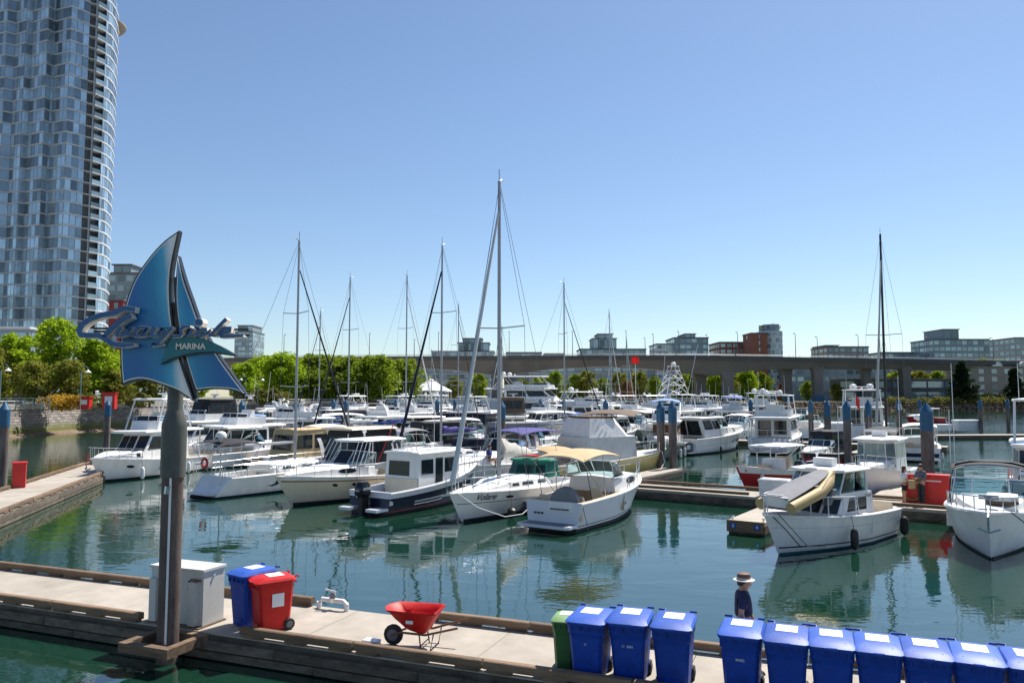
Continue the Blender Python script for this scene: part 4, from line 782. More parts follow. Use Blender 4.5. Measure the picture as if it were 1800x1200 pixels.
MB().tube([(-.5+.3*math.cos(k*.4), -.36, .6+.3*math.sin(k*.4)) for k in range(30)], .025, 5).build('hose', 'hose_green', t)
for x, y, l in [(-27.5, 1.4, 'white dock box behind the sign pole on the walkway'), (-29.2, 1.4, 'cream dock box with a blue panel beside another dock box'), (.55, .7, 'white dock box beside the bow of the cabin boat carrying a dinghy')]: box_thing('dock_box', l, mf(x, y, .5), MA, 1.35, .7, .85, 'gel2', group='dock boxes')
t = thing('hose_reel', 'red hose reel with green hose on the walkway behind the radar pole', 'hose reel', mf(-25.2, 1.6, .5), MA); MB().box(-.35, .35, -.15, .15, .02, 1.4).build('board', 'red_box', t, False); MB().tube([(.32*math.cos(k*.4), -.2, .55+.32*math.sin(k*.4)) for k in range(32)], .03, 5).build('hose', 'hose_green', t)
pp = P(1715, 757, .5); box_thing('float_shed', 'grey utility box on the outer float between the piles', pp+Vector((-.6, 1.2, 0)), R(6), 3.2, 1.4, 1.5, 'bwhite'); box_thing('float_box', 'low white box on the outer float beside the utility box', pp+Vector((-4.0, .9, 0)), R(6), 2, 1, .9, 'gel2')
p = at(1424, 90); box_thing('floating_shed', 'white floating shed behind the black canvas boat', Vector((at(1471, 80).x, 80, .3)), R(-3), 2.0, 2, 2.3, 'bwhite', cat='shed')

# ------------------------------------------------------------------ boats
BOATS = []
class Boat:
    """x runs from the stern (0) to the bow (L), y to port, z up from the waterline"""
    def __init__(s, name, label, cat, pos, head, L, B, fb, fs, hm='gel', rake=.9, ws=.86, pf=2.3, tr=0., flare=.80, group=None, center=False, boot='boot', rub='gel2', st=None, dk='nonskid', n=15, boot_h=.10):
        BOATS.append(s); s.L, s.B, s.fb, s.fs, s.rake, s.ws, s.pf, s.tr, s.flare = L, B, fb, fs, rake, ws, pf, tr, flare; s.dk = dk
        h = R(head); p = Vector((pos[0], pos[1], 0))
        if center: p -= Vector((math.cos(h), math.sin(h), 0))*L/2
        s.r = thing(name, label, cat, p, h, group or 'moored boats')
        ts = [i/(n-1) for i in range(n)]; lv = [1, .93, .7, .45, .22, .06, -.12, -.35]
        rings = [[s.pt(t, q, -1) for q in lv]+[s.pt(t, q, 1) for q in lv[::-1][1:]] for t in ts]
        s.hull = s.part('hull', MB().loft(rings, False, False, False).add(rings[0], [tuple(range(len(rings[0])))]), hm, ang=32)
        if boot: s.band(.0, boot_h, boot, 'boot_stripe')
        if rub: s.rub(rub)
        if st: s.band(*st, 'hull_stripe')
    def pt(s, t, q, side=1, off=0):
        c = max(q, 0); sz = s.fs+(s.fb-s.fs)*t**1.7; z = q*sz if q >= 0 else q
        Ls = s.L-s.rake*(1-c)-(s.rake*1.2*(-q/.35) if q < 0 else 0); x0 = s.tr*c; x = x0+t*(Ls-x0)
        p = 1.55+(s.pf-1.55)*c; a = max(0, (t-.35)/.65); pl = (1-a**p)*(s.ws+(1-s.ws)*min(1, t/.35)**.8)
        w = s.flare+(1-s.flare)*c**.8 if q >= 0 else s.flare*(1-(-q/.35))
        return (x, side*(s.B/2*pl*w+off), z)
    def zs(s, x): return s.fs+(s.fb-s.fs)*max(0, min(1, x/s.L))**1.7
    def yb(s, x): return s.pt(max(0, min(1, (x-s.tr)/(s.L-s.tr))), 1)[1]
    def part(s, name, mb, m, parent=None, smooth=True, ang=38): return mb.build(name, m, parent or s.r, smooth, ang=ang)
    def band(s, q0, q1, m, name, t0=0., t1=.985, off=.006):
        ts = [t0+(t1-t0)*i/14 for i in range(15)]; mb = MB()
        for sd in (-1, 1): mb.loft([[s.pt(t, q0, sd, off), s.pt(t, q1, sd, off), s.pt(t, q1, sd, -.02), s.pt(t, q0, sd, -.02)] for t in ts])
        a = [s.pt(t0, q0, -1, 0), s.pt(t0, q1, -1, 0), s.pt(t0, q1, 1, 0), s.pt(t0, q0, 1, 0)]
        if t0 == 0: mb.loft([[(x-.006, y, z) for x, y, z in a], [(x+.01, y, z) for x, y, z in a]])
        return s.part(name, mb, m, s.hull, False)
    def rub(s, m, r=.035):
        mb = MB(); ts = [i/16 for i in range(17)]
        for sd in (-1, 1): mb.tube([s.pt(t, .965, sd, .01) for t in ts], r, 5)
        s.part('rub_rail', mb, m, s.hull)
    def deck(s, t0=0, t1=1, cr=.05, m=None):
        g = []
        for i in range(13):
            t = t0+(t1-t0)*i/12; x, y, z = s.pt(t, .985); g.append([(x, -y, z), (x, -y*.5, z+cr*.8*min(1, y)), (x, 0, z+cr*min(1, y)), (x, y*.5, z+cr*.8*min(1, y)), (x, y, z)])
        mb = MB().slabsheet(g, .03); s.part('deck', mb, m or s.dk)
    def cockpit(s, t1, zf=.35, w=.22, m='gel2', seat=None):
        mb = MB(); n = 8
        for i in range(n):
            pr = []
            for t in (t1*i/n, t1*(i+1)/n):
                x, y, z = s.pt(t, .985); pr.append([(x, -y, z), (x, -y+w, z+.01), (x, -y+w, zf), (x, y-w, zf), (x, y-w, z+.01), (x, y, z)])
            mb.loft(pr, False, False, False)
        x, y, z = s.pt(0, .985); mb.box(x+.02, x+.22, -y+.05, y-.05, zf, z+.012); x, y, z = s.pt(t1, .985); mb.box(x-.04, x, -y+.02, y-.02, zf, z+.005)
        s.part('cockpit', mb, m, None, False)
        if seat:
            x0, x1 = seat[0], seat[1]; y = s.yb(x0)-w-.02
            o = s.part('seat', MB().loft([rr(x0, x0+.55, -y, y, zf+.02, .05), rr(x0, x0+.55, -y, y, zf+.42, .05)]), seat[2]); s.part('backrest', MB().loft([rr(x0-.02, x0+.12, -y, y, zf+.43, .03), rr(x0-.04, x0+.06, -y*.95, y*.95, zf+.85, .03)]), seat[2])
            for sd in (-1, 1): s.part('seat', MB().loft([rr(x1, x1+.5, sd*.65-.27, sd*.65+.27, zf+.02, .05), rr(x1, x1+.5, sd*.65-.27, sd*.65+.27, zf+.5, .05)]).loft([rr(x1-.02, x1+.1, sd*.65-.27, sd*.65+.27, zf+.5, .03), rr(x1-.1, x1+.0, sd*.65-.25, sd*.65+.25, zf+1.0, .03)]), seat[2])
    def coach(s, st, m='gel', wins=(), gm='glass_dark', name='cabin_trunk', ph=.5):
        rings = [];  S = sorted(st)
        for x, w, h in S:
            z = s.zs(x)-.02; rings.append([(x, -w, z), (x, -w*.93, z+h*.75), (x, -w*.80, z+h*.97), (x, 0, z+h*1.06), (x, w*.80, z+h*.97), (x, w*.93, z+h*.75), (x, w, z)])
        o = s.part(name, MB().loft(rings, True, True, True), m, ang=30)
        def sp(x, v, sd):
            for (xa, wa, ha), (xb, wb, hb) in zip(S, S[1:]):
                if xa <= x <= xb: k = (x-xa)/(xb-xa); w = wa+(wb-wa)*k; h = ha+(hb-ha)*k; return (x, sd*(w*(1-.07*v/.75)+.012), s.zs(x)-.02+h*v)
            return (x, 0, 0)
        for xa, xb, v0, v1, kind in wins:
            for sd in (-1, 1):
                if kind == 'oval': pts = [((xa+xb)/2+(xb-xa)/2*math.cos(k*.524), (v0+v1)/2+(v1-v0)/2*math.sin(k*.524)) for k in range(12)]
                elif kind == 'wedge': pts = [(xa, v0), (xb, v0), (xb-(xb-xa)*.35, v1), (xa, v1)]
                else: pts = [(xa, v0), (xb, v0), (xb-.06, v1), (xa+.06, v1)]
                q = [sp(x, v, sd) for x, v in pts]; s.part('window', MB().loft([q, [(x, y-sd*.05, z) for x, y, z in q]]), gm, o, False)
        return o
    def house(s, x0, x1, wa, wb, z0, h, nose=.4, rf=.5, rb=.1, tum=.1, m='gel', side=(), front=(), back=(), gm='glass_dark', name='cabin', roof=True, rm=None, over=.12, zf=0., open_=False):
        ring = lambda x0, x1, wa, wb, z, dz: [(x0, -wa, z), (x1-nose, -wb, z+dz*.7), (x1, -wb*.55, z+dz), (x1, wb*.55, z+dz), (x1-nose, wb, z+dz*.7), (x0, wa, z)]
        b = ring(x0, x1, wa, wb, z0, zf); t = ring(x0+rb, x1-rf, wa-tum, wb-tum, z0+h, 0)
        b = [Vector(p) for p in b]; t = [Vector(p) for p in t]
        if not open_: o = s.part(name, MB().loft([b, t]), m, None, False)
        else:
            mb = MB()
            for i in range(6): mb.tube([b[i], t[i]], .035, 5)
            k = .12; o = s.part(name, mb.loft([b, [p+(q-p)*k for p, q in zip(b, t)]], True, False, False), m, None, False)
        def pane(k, u0, u1, v0, v1):
            a, c, d, e = b[k], b[(k+1) % 6], t[(k+1) % 6], t[k]
            n = (c-a).cross(e-a).normalized(); f = lambda u, v: (a+(c-a)*u)*(1-v)+(e+(d-e)*u)*v
            q = [f(u0, v0), f(u1, v0), f(u1, v1), f(u0, v1)]; s.part('window', MB().loft([[p+n*.014 for p in q], [p-n*.02 for p in q]]), gm, o, False)
        for u0, u1, v0, v1 in side: pane(0, u0, u1, v0, v1); pane(4, 1-u1, 1-u0, v0, v1)
        for u0, u1, v0, v1 in front: pane(2, u0, u1, v0, v1)
        if front: pane(1, .08, .92, front[0][2], front[0][3]); pane(3, .08, .92, front[0][2], front[0][3])
        for u0, u1, v0, v1 in back: pane(5, u0, u1, v0, v1)
        if roof: s.slab(x0+rb-over*1.5, x1-rf+over*2, max(wa, wb)-tum+over, z0+h, .09, rm or m)
        return o
    def slab(s, x0, x1, w, z, th=.09, m='gel', name='hardtop', nose=.75, crown=.05):
        o = lambda k, f=1: [(x0+.08, -w*k), (x0+(x1-x0)*.3, -w*k), (x1-.5*nose, -w*.93*k), (x1-.12, -w*.62*k), (x1, -w*.25*k), (x1, w*.25*k), (x1-.12, w*.62*k), (x1-.5*nose, w*.93*k), (x0+(x1-x0)*.3, w*k), (x0+.08, w*k), (x0, w*.8*k), (x0, -w*.8*k)]
        return s.part(name, MB().loft([[(x, y, z) for x, y in o(.97)], [(x, y, z+th*.5) for x, y in o(1)], [(x, y, z+th) for x, y in o(.96)], [(x*.98+.02*(x0+x1)/2, y, z+th+crown) for x, y in o(.6)]]), m, ang=30)
    def tubes(s, name, paths, r, m='steel', n=6, parent=None):
        mb = MB()
        for p in paths: mb.tube(p, r, n)
        return s.part(name, mb, m, parent)
    def rail(s, x0, h=.55, k=6, r=.018, inset=.1, m='steel', mid=False, gap=0):
        P1 = []; paths = []
        X = [x0+(s.L-.12-x0)*i/k for i in range(k+1)]
        for sd in (-1, 1):
            top = [(x0-.3, sd*(s.yb(x0-.3)-inset), s.zs(x0-.3)+.02)]+[(x, sd*max(.06, s.yb(x)-inset), s.zs(x)+h) for x in X]; top.append((s.L+.02, sd*.12, s.zs(s.L)+h+.02)); paths.append(top)
            for x in X: y = max(.06, s.yb(x)-inset); paths.append([(x-.02, sd*y, s.zs(x)), (x, sd*y, s.zs(x)+h)])
            if mid: paths.append([(x, sd*max(.06, s.yb(x)-inset), s.zs(x)+h*.5) for x in X])
        paths.append([(s.L+.02, -.12, s.zs(s.L)+h+.02), (s.L+.02, .12, s.zs(s.L)+h+.02)])
        s.tubes('bow_rail', paths, r, m, 5)
    def lifelines(s, x0, h=.6, k=8):
        X = [x0+(s.L*.94-x0)*i/k for i in range(k+1)]; paths = []; wires = []
        for sd in (-1, 1):
            for x in X: y = s.yb(x)-.06; paths.append([(x, sd*y, s.zs(x)), (x, sd*y, s.zs(x)+h)])
            for f in (1, .52): wires.append([(x, sd*(s.yb(x)-.06), s.zs(x)+h*f) for x in X])
        e = [(s.L*.90, -(s.yb(s.L*.90)-.06), s.zs(s.L*.9)+h), (s.L+.05, -.12, s.fb+h), (s.L+.05, .12, s.fb+h), (s.L*.90, (s.yb(s.L*.90)-.06), s.zs(s.L*.9)+h)]; paths.append(e)
        for p in e: paths.append([p, (p[0]-.1, p[1], s.zs(p[0]))])
        s.tubes('stanchions', paths, .017, 'steel', 5); s.tubes('lifelines', wires, .009, 'steel', 4)
    def bimini(s, x0, x1, w, z, m, crown=.18, curve=.14, bows=3, foot=None, zfoot=None):
        g = []
        for i in range(9):
            u = i/8; x = x0+(x1-x0)*u; zc = z-curve*(2*u-1)**2
            g.append([(x, w*(2*j/8-1), zc-crown*abs(2*j/8-1)**2.4) for j in range(9)])
        s.part('bimini_top', MB().slabsheet(g, .03), m, ang=60); paths = []
        fx = foot if foot is not None else (x0+x1)/2; zf = zfoot if zfoot is not None else s.zs(fx)
        for i in range(bows):
            u = i/(bows-1) if bows > 1 else .5; x = x0+(x1-x0)*u; zc = z-curve*(2*u-1)**2-.035
            hoop = [(fx+(u-.5)*.25, -w*1.0, zf)]+[(x, w*(2*j/8-1)*.985, zc-crown*abs(2*j/8-1)**2.4) for j in range(9)]+[(fx+(u-.5)*.25, w*1.0, zf)]; paths.append(hoop)
        s.tubes('bimini_frame', paths, .016, 'steel', 5)
    def shield(s, x, w, h=.55, dep=1.1, rake=.5, z=None, gm='glass', fm='alu_white', split=3):
        z = s.zs(x) if z is None else z
        b = [Vector(p) for p in [(x-dep, -w, z), (x-dep*.25, -w*.93, z+.02), (x, -w*.45, z+.04), (x, w*.45, z+.04), (x-dep*.25, w*.93, z+.02), (x-dep, w, z)]]
        t = [Vector(p) for p in [(x-dep-.08, -w*.97, z+h*.8), (x-dep*.25-rake*.9, -w*.86, z+h*.95), (x-rake, -w*.42, z+h), (x-rake, w*.42, z+h), (x-dep*.25-rake*.9, w*.86, z+h*.95), (x-dep-.08, w*.97, z+h*.8)]]
        o = s.tubes('windshield_frame', [t, b]+[[p, q] for p, q in zip(b, t)], .022, fm, 5)
        for i in range(5):
            q = [b[i], b[i+1], t[i+1], t[i]]; n = (q[1]-q[0]).cross(q[3]-q[0]).normalized(); c = sum(q, Vector())/4; q = [c+(p-c)*.97 for p in q]
            s.part('windshield_pane', MB().loft([[p+n*.004 for p in q], [p-n*.004 for p in q]]), gm, o, False)
    def arch(s, x, w, z0, h, sweep=.7, m='gel', wd=.32):
        path = [(x, -w, z0), (x-sweep*.5, -w*.98, z0+h*.6), (x-sweep*.8, -w*.86, z0+h*.93), (x-sweep, -w*.5, z0+h), (x-sweep, w*.5, z0+h), (x-sweep*.8, w*.86, z0+h*.93), (x-sweep*.5, w*.98, z0+h*.6), (x, w, z0)]
        rings = []
        for i, p in enumerate(path):
            f = .5 if 2 < i < 5 else 1; rings.append([(p[0]-wd/2, p[1], p[2]-.05*f), (p[0]+wd/2*f, p[1], p[2]-.05*f), (p[0]+wd/2*f, p[1]*.95, p[2]+.05), (p[0]-wd/2, p[1]*.95, p[2]+.05)])
        s.part('radar_arch', MB().loft(rings), m, ang=25)
    def dome(s, x, y, z, r=.3, m='gel'): s.part('radar_dome', MB().lathe([(r*.4, 0), (r*.5, r*.3), (r, r*.4), (r*1.02, r*.9), (r*.75, r*1.35), (r*.3, r*1.55)], 12, (x, y, z)), m, ang=50)
    def radar(s, x, y, z, l=.6): s.part('radar_bar', MB().box(x-.12, x+.12, y-.12, y+.12, z, z+.25).box(x-.07, x+.07, y-l, y+l, z+.26, z+.36), 'gel', None, False)
    def aerial(s, x, y, z, h, lean=0): s.tubes('aerial', [[(x, y, z), (x+lean*h, y, z+h)]], .014, 'alu_white', 5)
    def platform(s, l=.7, m='gel', tm=None, z=.28):
        y = s.yb(0)*.94; o = s.part('swim_platform', MB().loft([rr(-l, .1, -y, y, z-.1, .12), rr(-l, .1, -y, y, z, .12)]), m)
        if tm: s.part('platform_mat', MB().box(-l+.1, -.04, -y+.12, y-.12, z+.001, z+.012), tm, o, False)
    def outboard(s, y=0, k=1, m='black_gloss'):
        o = s.part('outboard_motor', MB().loft([rr(-.62*k, -.12*k, y-.19*k, y+.19*k, .72*k, .08*k), rr(-.70*k, -.06*k, y-.23*k, y+.23*k, .86*k, .1*k), rr(-.70*k, -.08*k, y-.22*k, y+.22*k, 1.16*k, .1*k), rr(-.60*k, -.16*k, y-.15*k, y+.15*k, 1.30*k, .08*k)]), m, ang=40)
        s.part('motor_leg', MB().loft([rr(-.50*k, -.16*k, y-.10*k, y+.10*k, -.5, .04), rr(-.55*k, -.12*k, y-.13*k, y+.13*k, .72*k, .05)]), 'black', o); return o
    def fender(s, t, sd, m='black', l=.6, r=.12):
        x, y, z = s.pt(t, .9, sd, .13); top = s.pt(t, 1, sd, .03)
        o = s.part('fender', MB().lathe([(.03, l+.06), (r*.8, l), (r, l*.85), (r, l*.15), (r*.8, .02), (.03, -.04)], 10, (x, y, .08)), m); s.tubes('fender_line', [[(x, y, .1+l), top]], .012, 'wire', 4, o)
    def rig(s, xm, H, zb, boom=None, jib=None, spr=2, mm='alu', jm='canvas_white', jr=.07, cover='canvas_white', stays=True, mr=.085, boomz=1.3, sail=True, lean=0, sheet=.02):
        top = (xm+lean*H, 0, H); m = s.part('mast', MB().tube([(xm, 0, zb), (xm+lean*H*.5, 0, H*.5), top], mr, 10, mr*.72), mm)
        s.tubes('masthead', [[top, (top[0]-.25, 0, H+.12)], [(top[0]-.25, 0, H+.12), (top[0]-.45, 0, H+.14)], [top, (top[0]+.02, 0, H+.55)], [(top[0]-.2, -.1, H+.02), (top[0]+.2, .1, H+.02)]], .018, 'wire', 4, m)
        P2 = []; wires = []
        for i in range(spr):
            z = zb+(H-zb)*(i+1)/(spr+1); w = s.B*.36*(1-.12*i); xx = xm+lean*z; P2.append([(xx-.15, -w, z+.08), (xx, 0, z), (xx-.15, w, z+.08)])
        if spr: s.tubes('spreader', P2, .03, mm, 5, m)
        if stays:
            for sd in (-1, 1):
                ch = (xm-.25, sd*s.yb(xm)*.9, s.zs(xm)); pts = [ch]+[(p[0 if sd < 0 else 2]) for p in P2]+[(top[0], 0, H*.99)]; wires.append(pts)
                if spr: wires.append([(xm-.5, sd*s.yb(xm)*.88, s.zs(xm)), (xm+lean*P2[0][1][2], 0, P2[0][1][2]-.1)])
            wires.append([(.1, 0, s.fs+.3), top])
            wires.append([(s.L-.1, 0, s.fb), (top[0], 0, H*.985)])
            s.tubes('rigging', wires, .0105, 'wire', 4)
        if jib:
            zt = H*jib; a = Vector((s.L-.25, 0, s.fb+.35)); b = Vector((top[0]+.08, 0, zt)); n = 9
            s.part('furled_headsail', MB().tube([a+(b-a)*(i/n)+Vector((0, 0, 0)) for i in range(n+1)], jr, 8, jr*.45), jm)
        if boom:
            z = zb+boomz; o = s.part('boom', MB().tube([(xm-.1, 0, z), (xm-boom, 0, z-.05)], .075, 8), mm)
            if sail:
                rg = []
                for i in range(11):
                    u = i/10; r = .22*(1-.6*u)+.03*math.sin(i*2.1); x = xm-.15-(boom-.3)*u; rg.append([(x, r*.75*math.cos(k*.785)+.02*math.sin(i+k), z+.1+r*.9+r*1.05*math.sin(k*.785)) for k in range(8)])
                s.part('sail_cover', MB().loft(rg), cover)
    def dinghy(s, x, y, z, L=2.6, r=.2, m='tube_grey', rz=0, tilt=0, name='dinghy'):
        t = thing('inflatable_dinghy', name, 'dinghy', (0, 0, 0), 0, 'dinghies carried on boats')
        w = .62; p = [(0, -w, 0), (L*.55, -w, 0), (L*.8, -w*.7, .08), (L*.97, -w*.25, .16), (L*.97, w*.25, .16), (L*.8, w*.7, .08), (L*.55, w, 0), (0, w, 0)]
        MB().tube([(a, b, c+r) for a, b, c in p], r, 10).build('tube', m, t); MB().loft([rr(.05, L*.8, -w, w, .06, .2), rr(.05, L*.8, -w, w, .14, .2)]).build('floor', 'tube_grey', t); MB().box(.06, .12, -w+.1, w-.1, .1, .5).build('transom', 'gel2', t, False); MB().slabsheet([[(.02+L*.9*i/6, -w*.95*(1-.5*(i/6)**3)+1.9*w*(1-.5*(i/6)**3)*j/6, 2*r+.05+.10*math.sin(j*math.pi/6)+.08*(i/6)) for j in range(7)] for i in range(7)], .02).build('cover', 'canvas_grey', t)
        t.matrix_world = Matrix.Translation(s.r.location) @ Matrix.Rotation(s.r.rotation_euler.z, 4, 'Z') @ Matrix.Translation((x, y, z)) @ Matrix.Rotation(rz, 4, 'Z') @ Matrix.Rotation(tilt, 4, 'Y')
        return t
    def text(s, txt, size, x, q, sd, m='black', shear=.3):
        t = x/s.L; p = Vector(s.pt(t, q, sd, .012)); p2 = Vector(s.pt(t+.03, q, sd, .012)); pu = Vector(s.pt(t, q+.1, sd, .012)); xd = (p2-p)*(1 if sd < 0 else -1); n = xd.cross(pu-p)
        text(txt, size, m, s.hull, face_mtx(p+n.normalized()*.006, xd, n), .002, shear, 'name_lettering')
    def porthole(s, xs, q, r=.1, m='black_gloss', stretch=1.6, name='hull_window'):
        for x in xs:
            for sd in (-1, 1):
                t = x/s.L; c = Vector(s.pt(t, q, sd, .008)); a = (Vector(s.pt(t+.02, q, sd, .008))-c).normalized(); b = (Vector(s.pt(t, q+.05, sd, .008))-c).normalized()
                s.part(name, MB().loft([[c+a*r*stretch*math.cos(k*.628)+b*r*math.sin(k*.628)+Vector((0, sd*o, 0)) for k in range(10)] for o in (.004, -.03)]), m, s.hull, False)

def cruiser(label, pos, head, L=8.5, hm='gel', bim=None, cen=True, arch=False, encl=None, st=None, rail=True, dark=True, name='motor_cruiser', shieldm='glass', hard=False, fb=None, boot='boot', seat='beige', hullwin=True, dk='nonskid', **k):
    B = L*.33; b = Boat(name, label, 'boat', pos, head, L, B, fb or .13*L+.35, .095*L+.22, hm, .1*L+.1, .88, 2.5, 0, .82, center=cen, st=st, boot=boot, dk=dk, **k)
    b.deck(.42, 1); b.cockpit(.42, .38, .2, 'gel2', (.35, L*.3, seat))
    w = B*.36; h = .055*L+.08
    b.coach([(L*.40, w*1.05, h), (L*.55, w, h*1.0), (L*.70, w*.82, h*.8), (L*.84, w*.5, h*.45), (L*.93, w*.2, h*.12)], 'gel', [(L*.50, L*.68, .18, .72, 'wedge')] if dark else [(L*.54, L*.66, .25, .7, 'oval')])
    b.shield(L*.56, w*1.08, .075*L, L*.15, .06*L, b.zs(L*.5)+h*.9, shieldm)
    b.platform(.08*L)
    if hullwin: b.porthole([L*.6, L*.72], .66, .09)
    if rail: b.rail(L*.55, .48, 5)
    fm = random.choice(['gel2', 'canvas_navy', 'black'])
    for sd in (-1, 1):
        for q in (.30, .58): b.fender(q, sd, fm, .5, .1)
    b.aerial(L*.4, -B*.36, b.zs(L*.4)+.3, random.uniform(1.6, 2.6), -.1)
    z = b.zs(L*.4)+h+.075*L
    if arch: b.arch(L*.34, B*.42, b.zs(L*.3), .13*L+.3, .5, 'gel')
    if bim: b.bimini(L*.06, L*.46, B*.40, z+.55, bim, foot=L*.28)
    if hard:
        b.slab(L*.14, L*.53, B*.38, z+.42, .09, 'gel')
        for i in (0, 1):
            for sd in (-1, 1): b.tubes('hardtop_post', [[(L*(.18+.28*i), sd*B*.36, b.zs(L*.3)), (L*(.18+.26*i), sd*B*.35, z+.42)]], .03, 'alu_white')
    if encl:
        b.house(L*.04, L*.50, B*.40, B*.38, b.zs(L*.2), z+.5-b.zs(L*.2), .3, .25, .3, .1, encl, [(.08, .45, .35, .85), (.52, .95, .35, .85)], [(.1, .9, .35, .85)], [(.1, .9, .3, .85)], 'glass_dark', 'canvas_enclosure', True, encl, .02)
    return b
def flybridge(label, pos, head, L=12, hm='gel', cen=True, hard=True, arch=False, domes=1, bim=None, st=None, win='glass_dark', name='motor_yacht', fly=True, encl=None, decks=1, boot='boot', **k):
    B = L*.30 if L > 10 else L*.33; fb = .10*L+.6; fs = .075*L+.3; b = Boat(name, label, 'yacht', pos, head, L, B, fb, fs, hm, .11*L, .9, 2.6, 0, .84, center=cen, st=st, boot=boot, **k)
    b.deck(.19, 1, .04); b.cockpit(.19, fs*.62, .16, 'gel2'); b.platform(.07*L, 'gel', 'teak')
    b.part('transom_door', MB().box(-.012, .03, B*.18, B*.34, .32, fs*.96), 'gel_grey', None, False); b.part('aft_seat', MB().loft([rr(.24, .8, -B*.3, B*.16, fs*.62, .05), rr(.24, .8, -B*.3, B*.16, fs*.62+.42, .05)]), 'cream')
    z = b.zs(L*.4)-.02; h1 = 1.75 if L < 16 else 2.0; w = B*.41
    b.house(L*.20, L*.74, w, w*.85, z, h1, L*.06, L*.12, .05, .08, 'gel', [(.05, .30, .38, .86), (.33, .62, .38, .86), (.65, .95, .38, .86)], [(.04, .48, .38, .9), (.52, .96, .38, .9)], [(.08, .46, .05, .88), (.54, .92, .15, .88)], win, 'saloon', False)
    b.coach([(L*.66, w*.9, .55), (L*.78, w*.7, .45), (L*.88, w*.42, .25), (L*.95, w*.15, .05)], 'gel', [(L*.68, L*.82, .25, .7, 'wedge')], name='foredeck_trunk')
    b.slab(L*.03, L*.70, w*1.08, z+h1, .14, 'gel', 'flybridge_deck', nose=L*.08)
    b.tubes('overhang_post', [[(L*.06, sd*w*.95, z), (L*.06, sd*w*.95, z+h1)] for sd in (-1, 1)], .05, 'gel')
    b.cockpit_rail = b.tubes('aft_rail', [[(.1, -B*.42, z+.75), (.1, B*.42, z+.75)]]+[[(.1, y*B*.42, b.zs(0)), (.1, y*B*.42, z+.75)] for y in (-1, -.5, .0, .5, 1)], .02, 'steel', 5)
    b.porthole([L*.5, L*.6, L*.7] if L > 10 else [L*.78], .62, .12, stretch=2.2)
    zt = z+h1+.14
    if decks > 1:
        b.house(L*.22, L*.60, w*.9, w*.75, zt, 1.9, L*.05, L*.08, .05, .08, 'gel', [(.05, .48, .35, .86), (.52, .95, .35, .86)], [(.04, .96, .38, .9)], [(.1, .9, .1, .88)], win, 'upper_saloon', False); b.slab(L*.1, L*.58, w, zt+1.9, .14, 'gel', 'upper_deck'); zt += 2.05
    if fly:
        b.house(L*.24, L*.56, w*.95, w*.8, zt-.01, .62, L*.05, .18, -.1, .02, 'gel', (), (), (), win, 'flybridge_coaming', False)
        b.shield(L*.53, w*.78, .36, L*.12, .12, zt+.58, 'glass_dark')
        b.part('helm_seat', MB().loft([rr(L*.30, L*.36, -w*.5, w*.5, zt+.5, .05), rr(L*.30, L*.33, -w*.5, w*.5, zt+1.15, .05)]), 'gel2')
    zr = zt+1.95
    if hard:
        b.slab(L*.18, L*.52, w*.95, zr, .1, 'gel')
        for sd in (-1, 1):
            for x0, x1 in ((.16, .22), (.30, .24), (.54, .46)): b.tubes('hardtop_post', [[(L*x0, sd*w*.9, zt), (L*x1, sd*w*.85, zr)]], .055, 'gel')
    if arch: b.arch(L*.26, w*.95, zt, 1.35, .8); zr = zt+1.3
    if bim: b.bimini(L*.12, L*.46, w*.95, zr, bim, foot=L*.3, zfoot=zt+.4)
    if encl: b.house(L*.14, L*.52, w*.92, w*.78, zt+.3, 1.5, .4, .4, .2, .12, encl, [(.06, .46, .3, .85), (.54, .94, .3, .85)], [(.06, .94, .3, .85)], [(.1, .9, .3, .85)], 'vinyl', 'canvas_enclosure', True, encl, .02)
    top = zr+(.14 if hard else .05)
    for i in range(domes): b.dome(L*(.22+.05*i), (-.5+i)*w*.8 if domes > 1 else 0, top, .26 if L < 16 else .42)
    b.radar(L*.30, 0, top, .5); b.aerial(L*.2, w*.7, top-.2, 2.4, -.12); b.aerial(L*.2, -w*.7, top-.2, 2.0, -.12)
    b.rail(L*.45, .62, 7, .02)
    for sd in (-1, 1):
        for q in (.25, .5, .7): b.fender(q, sd, 'canvas_navy' if L > 12 else 'gel2', .65, .13)
    return b
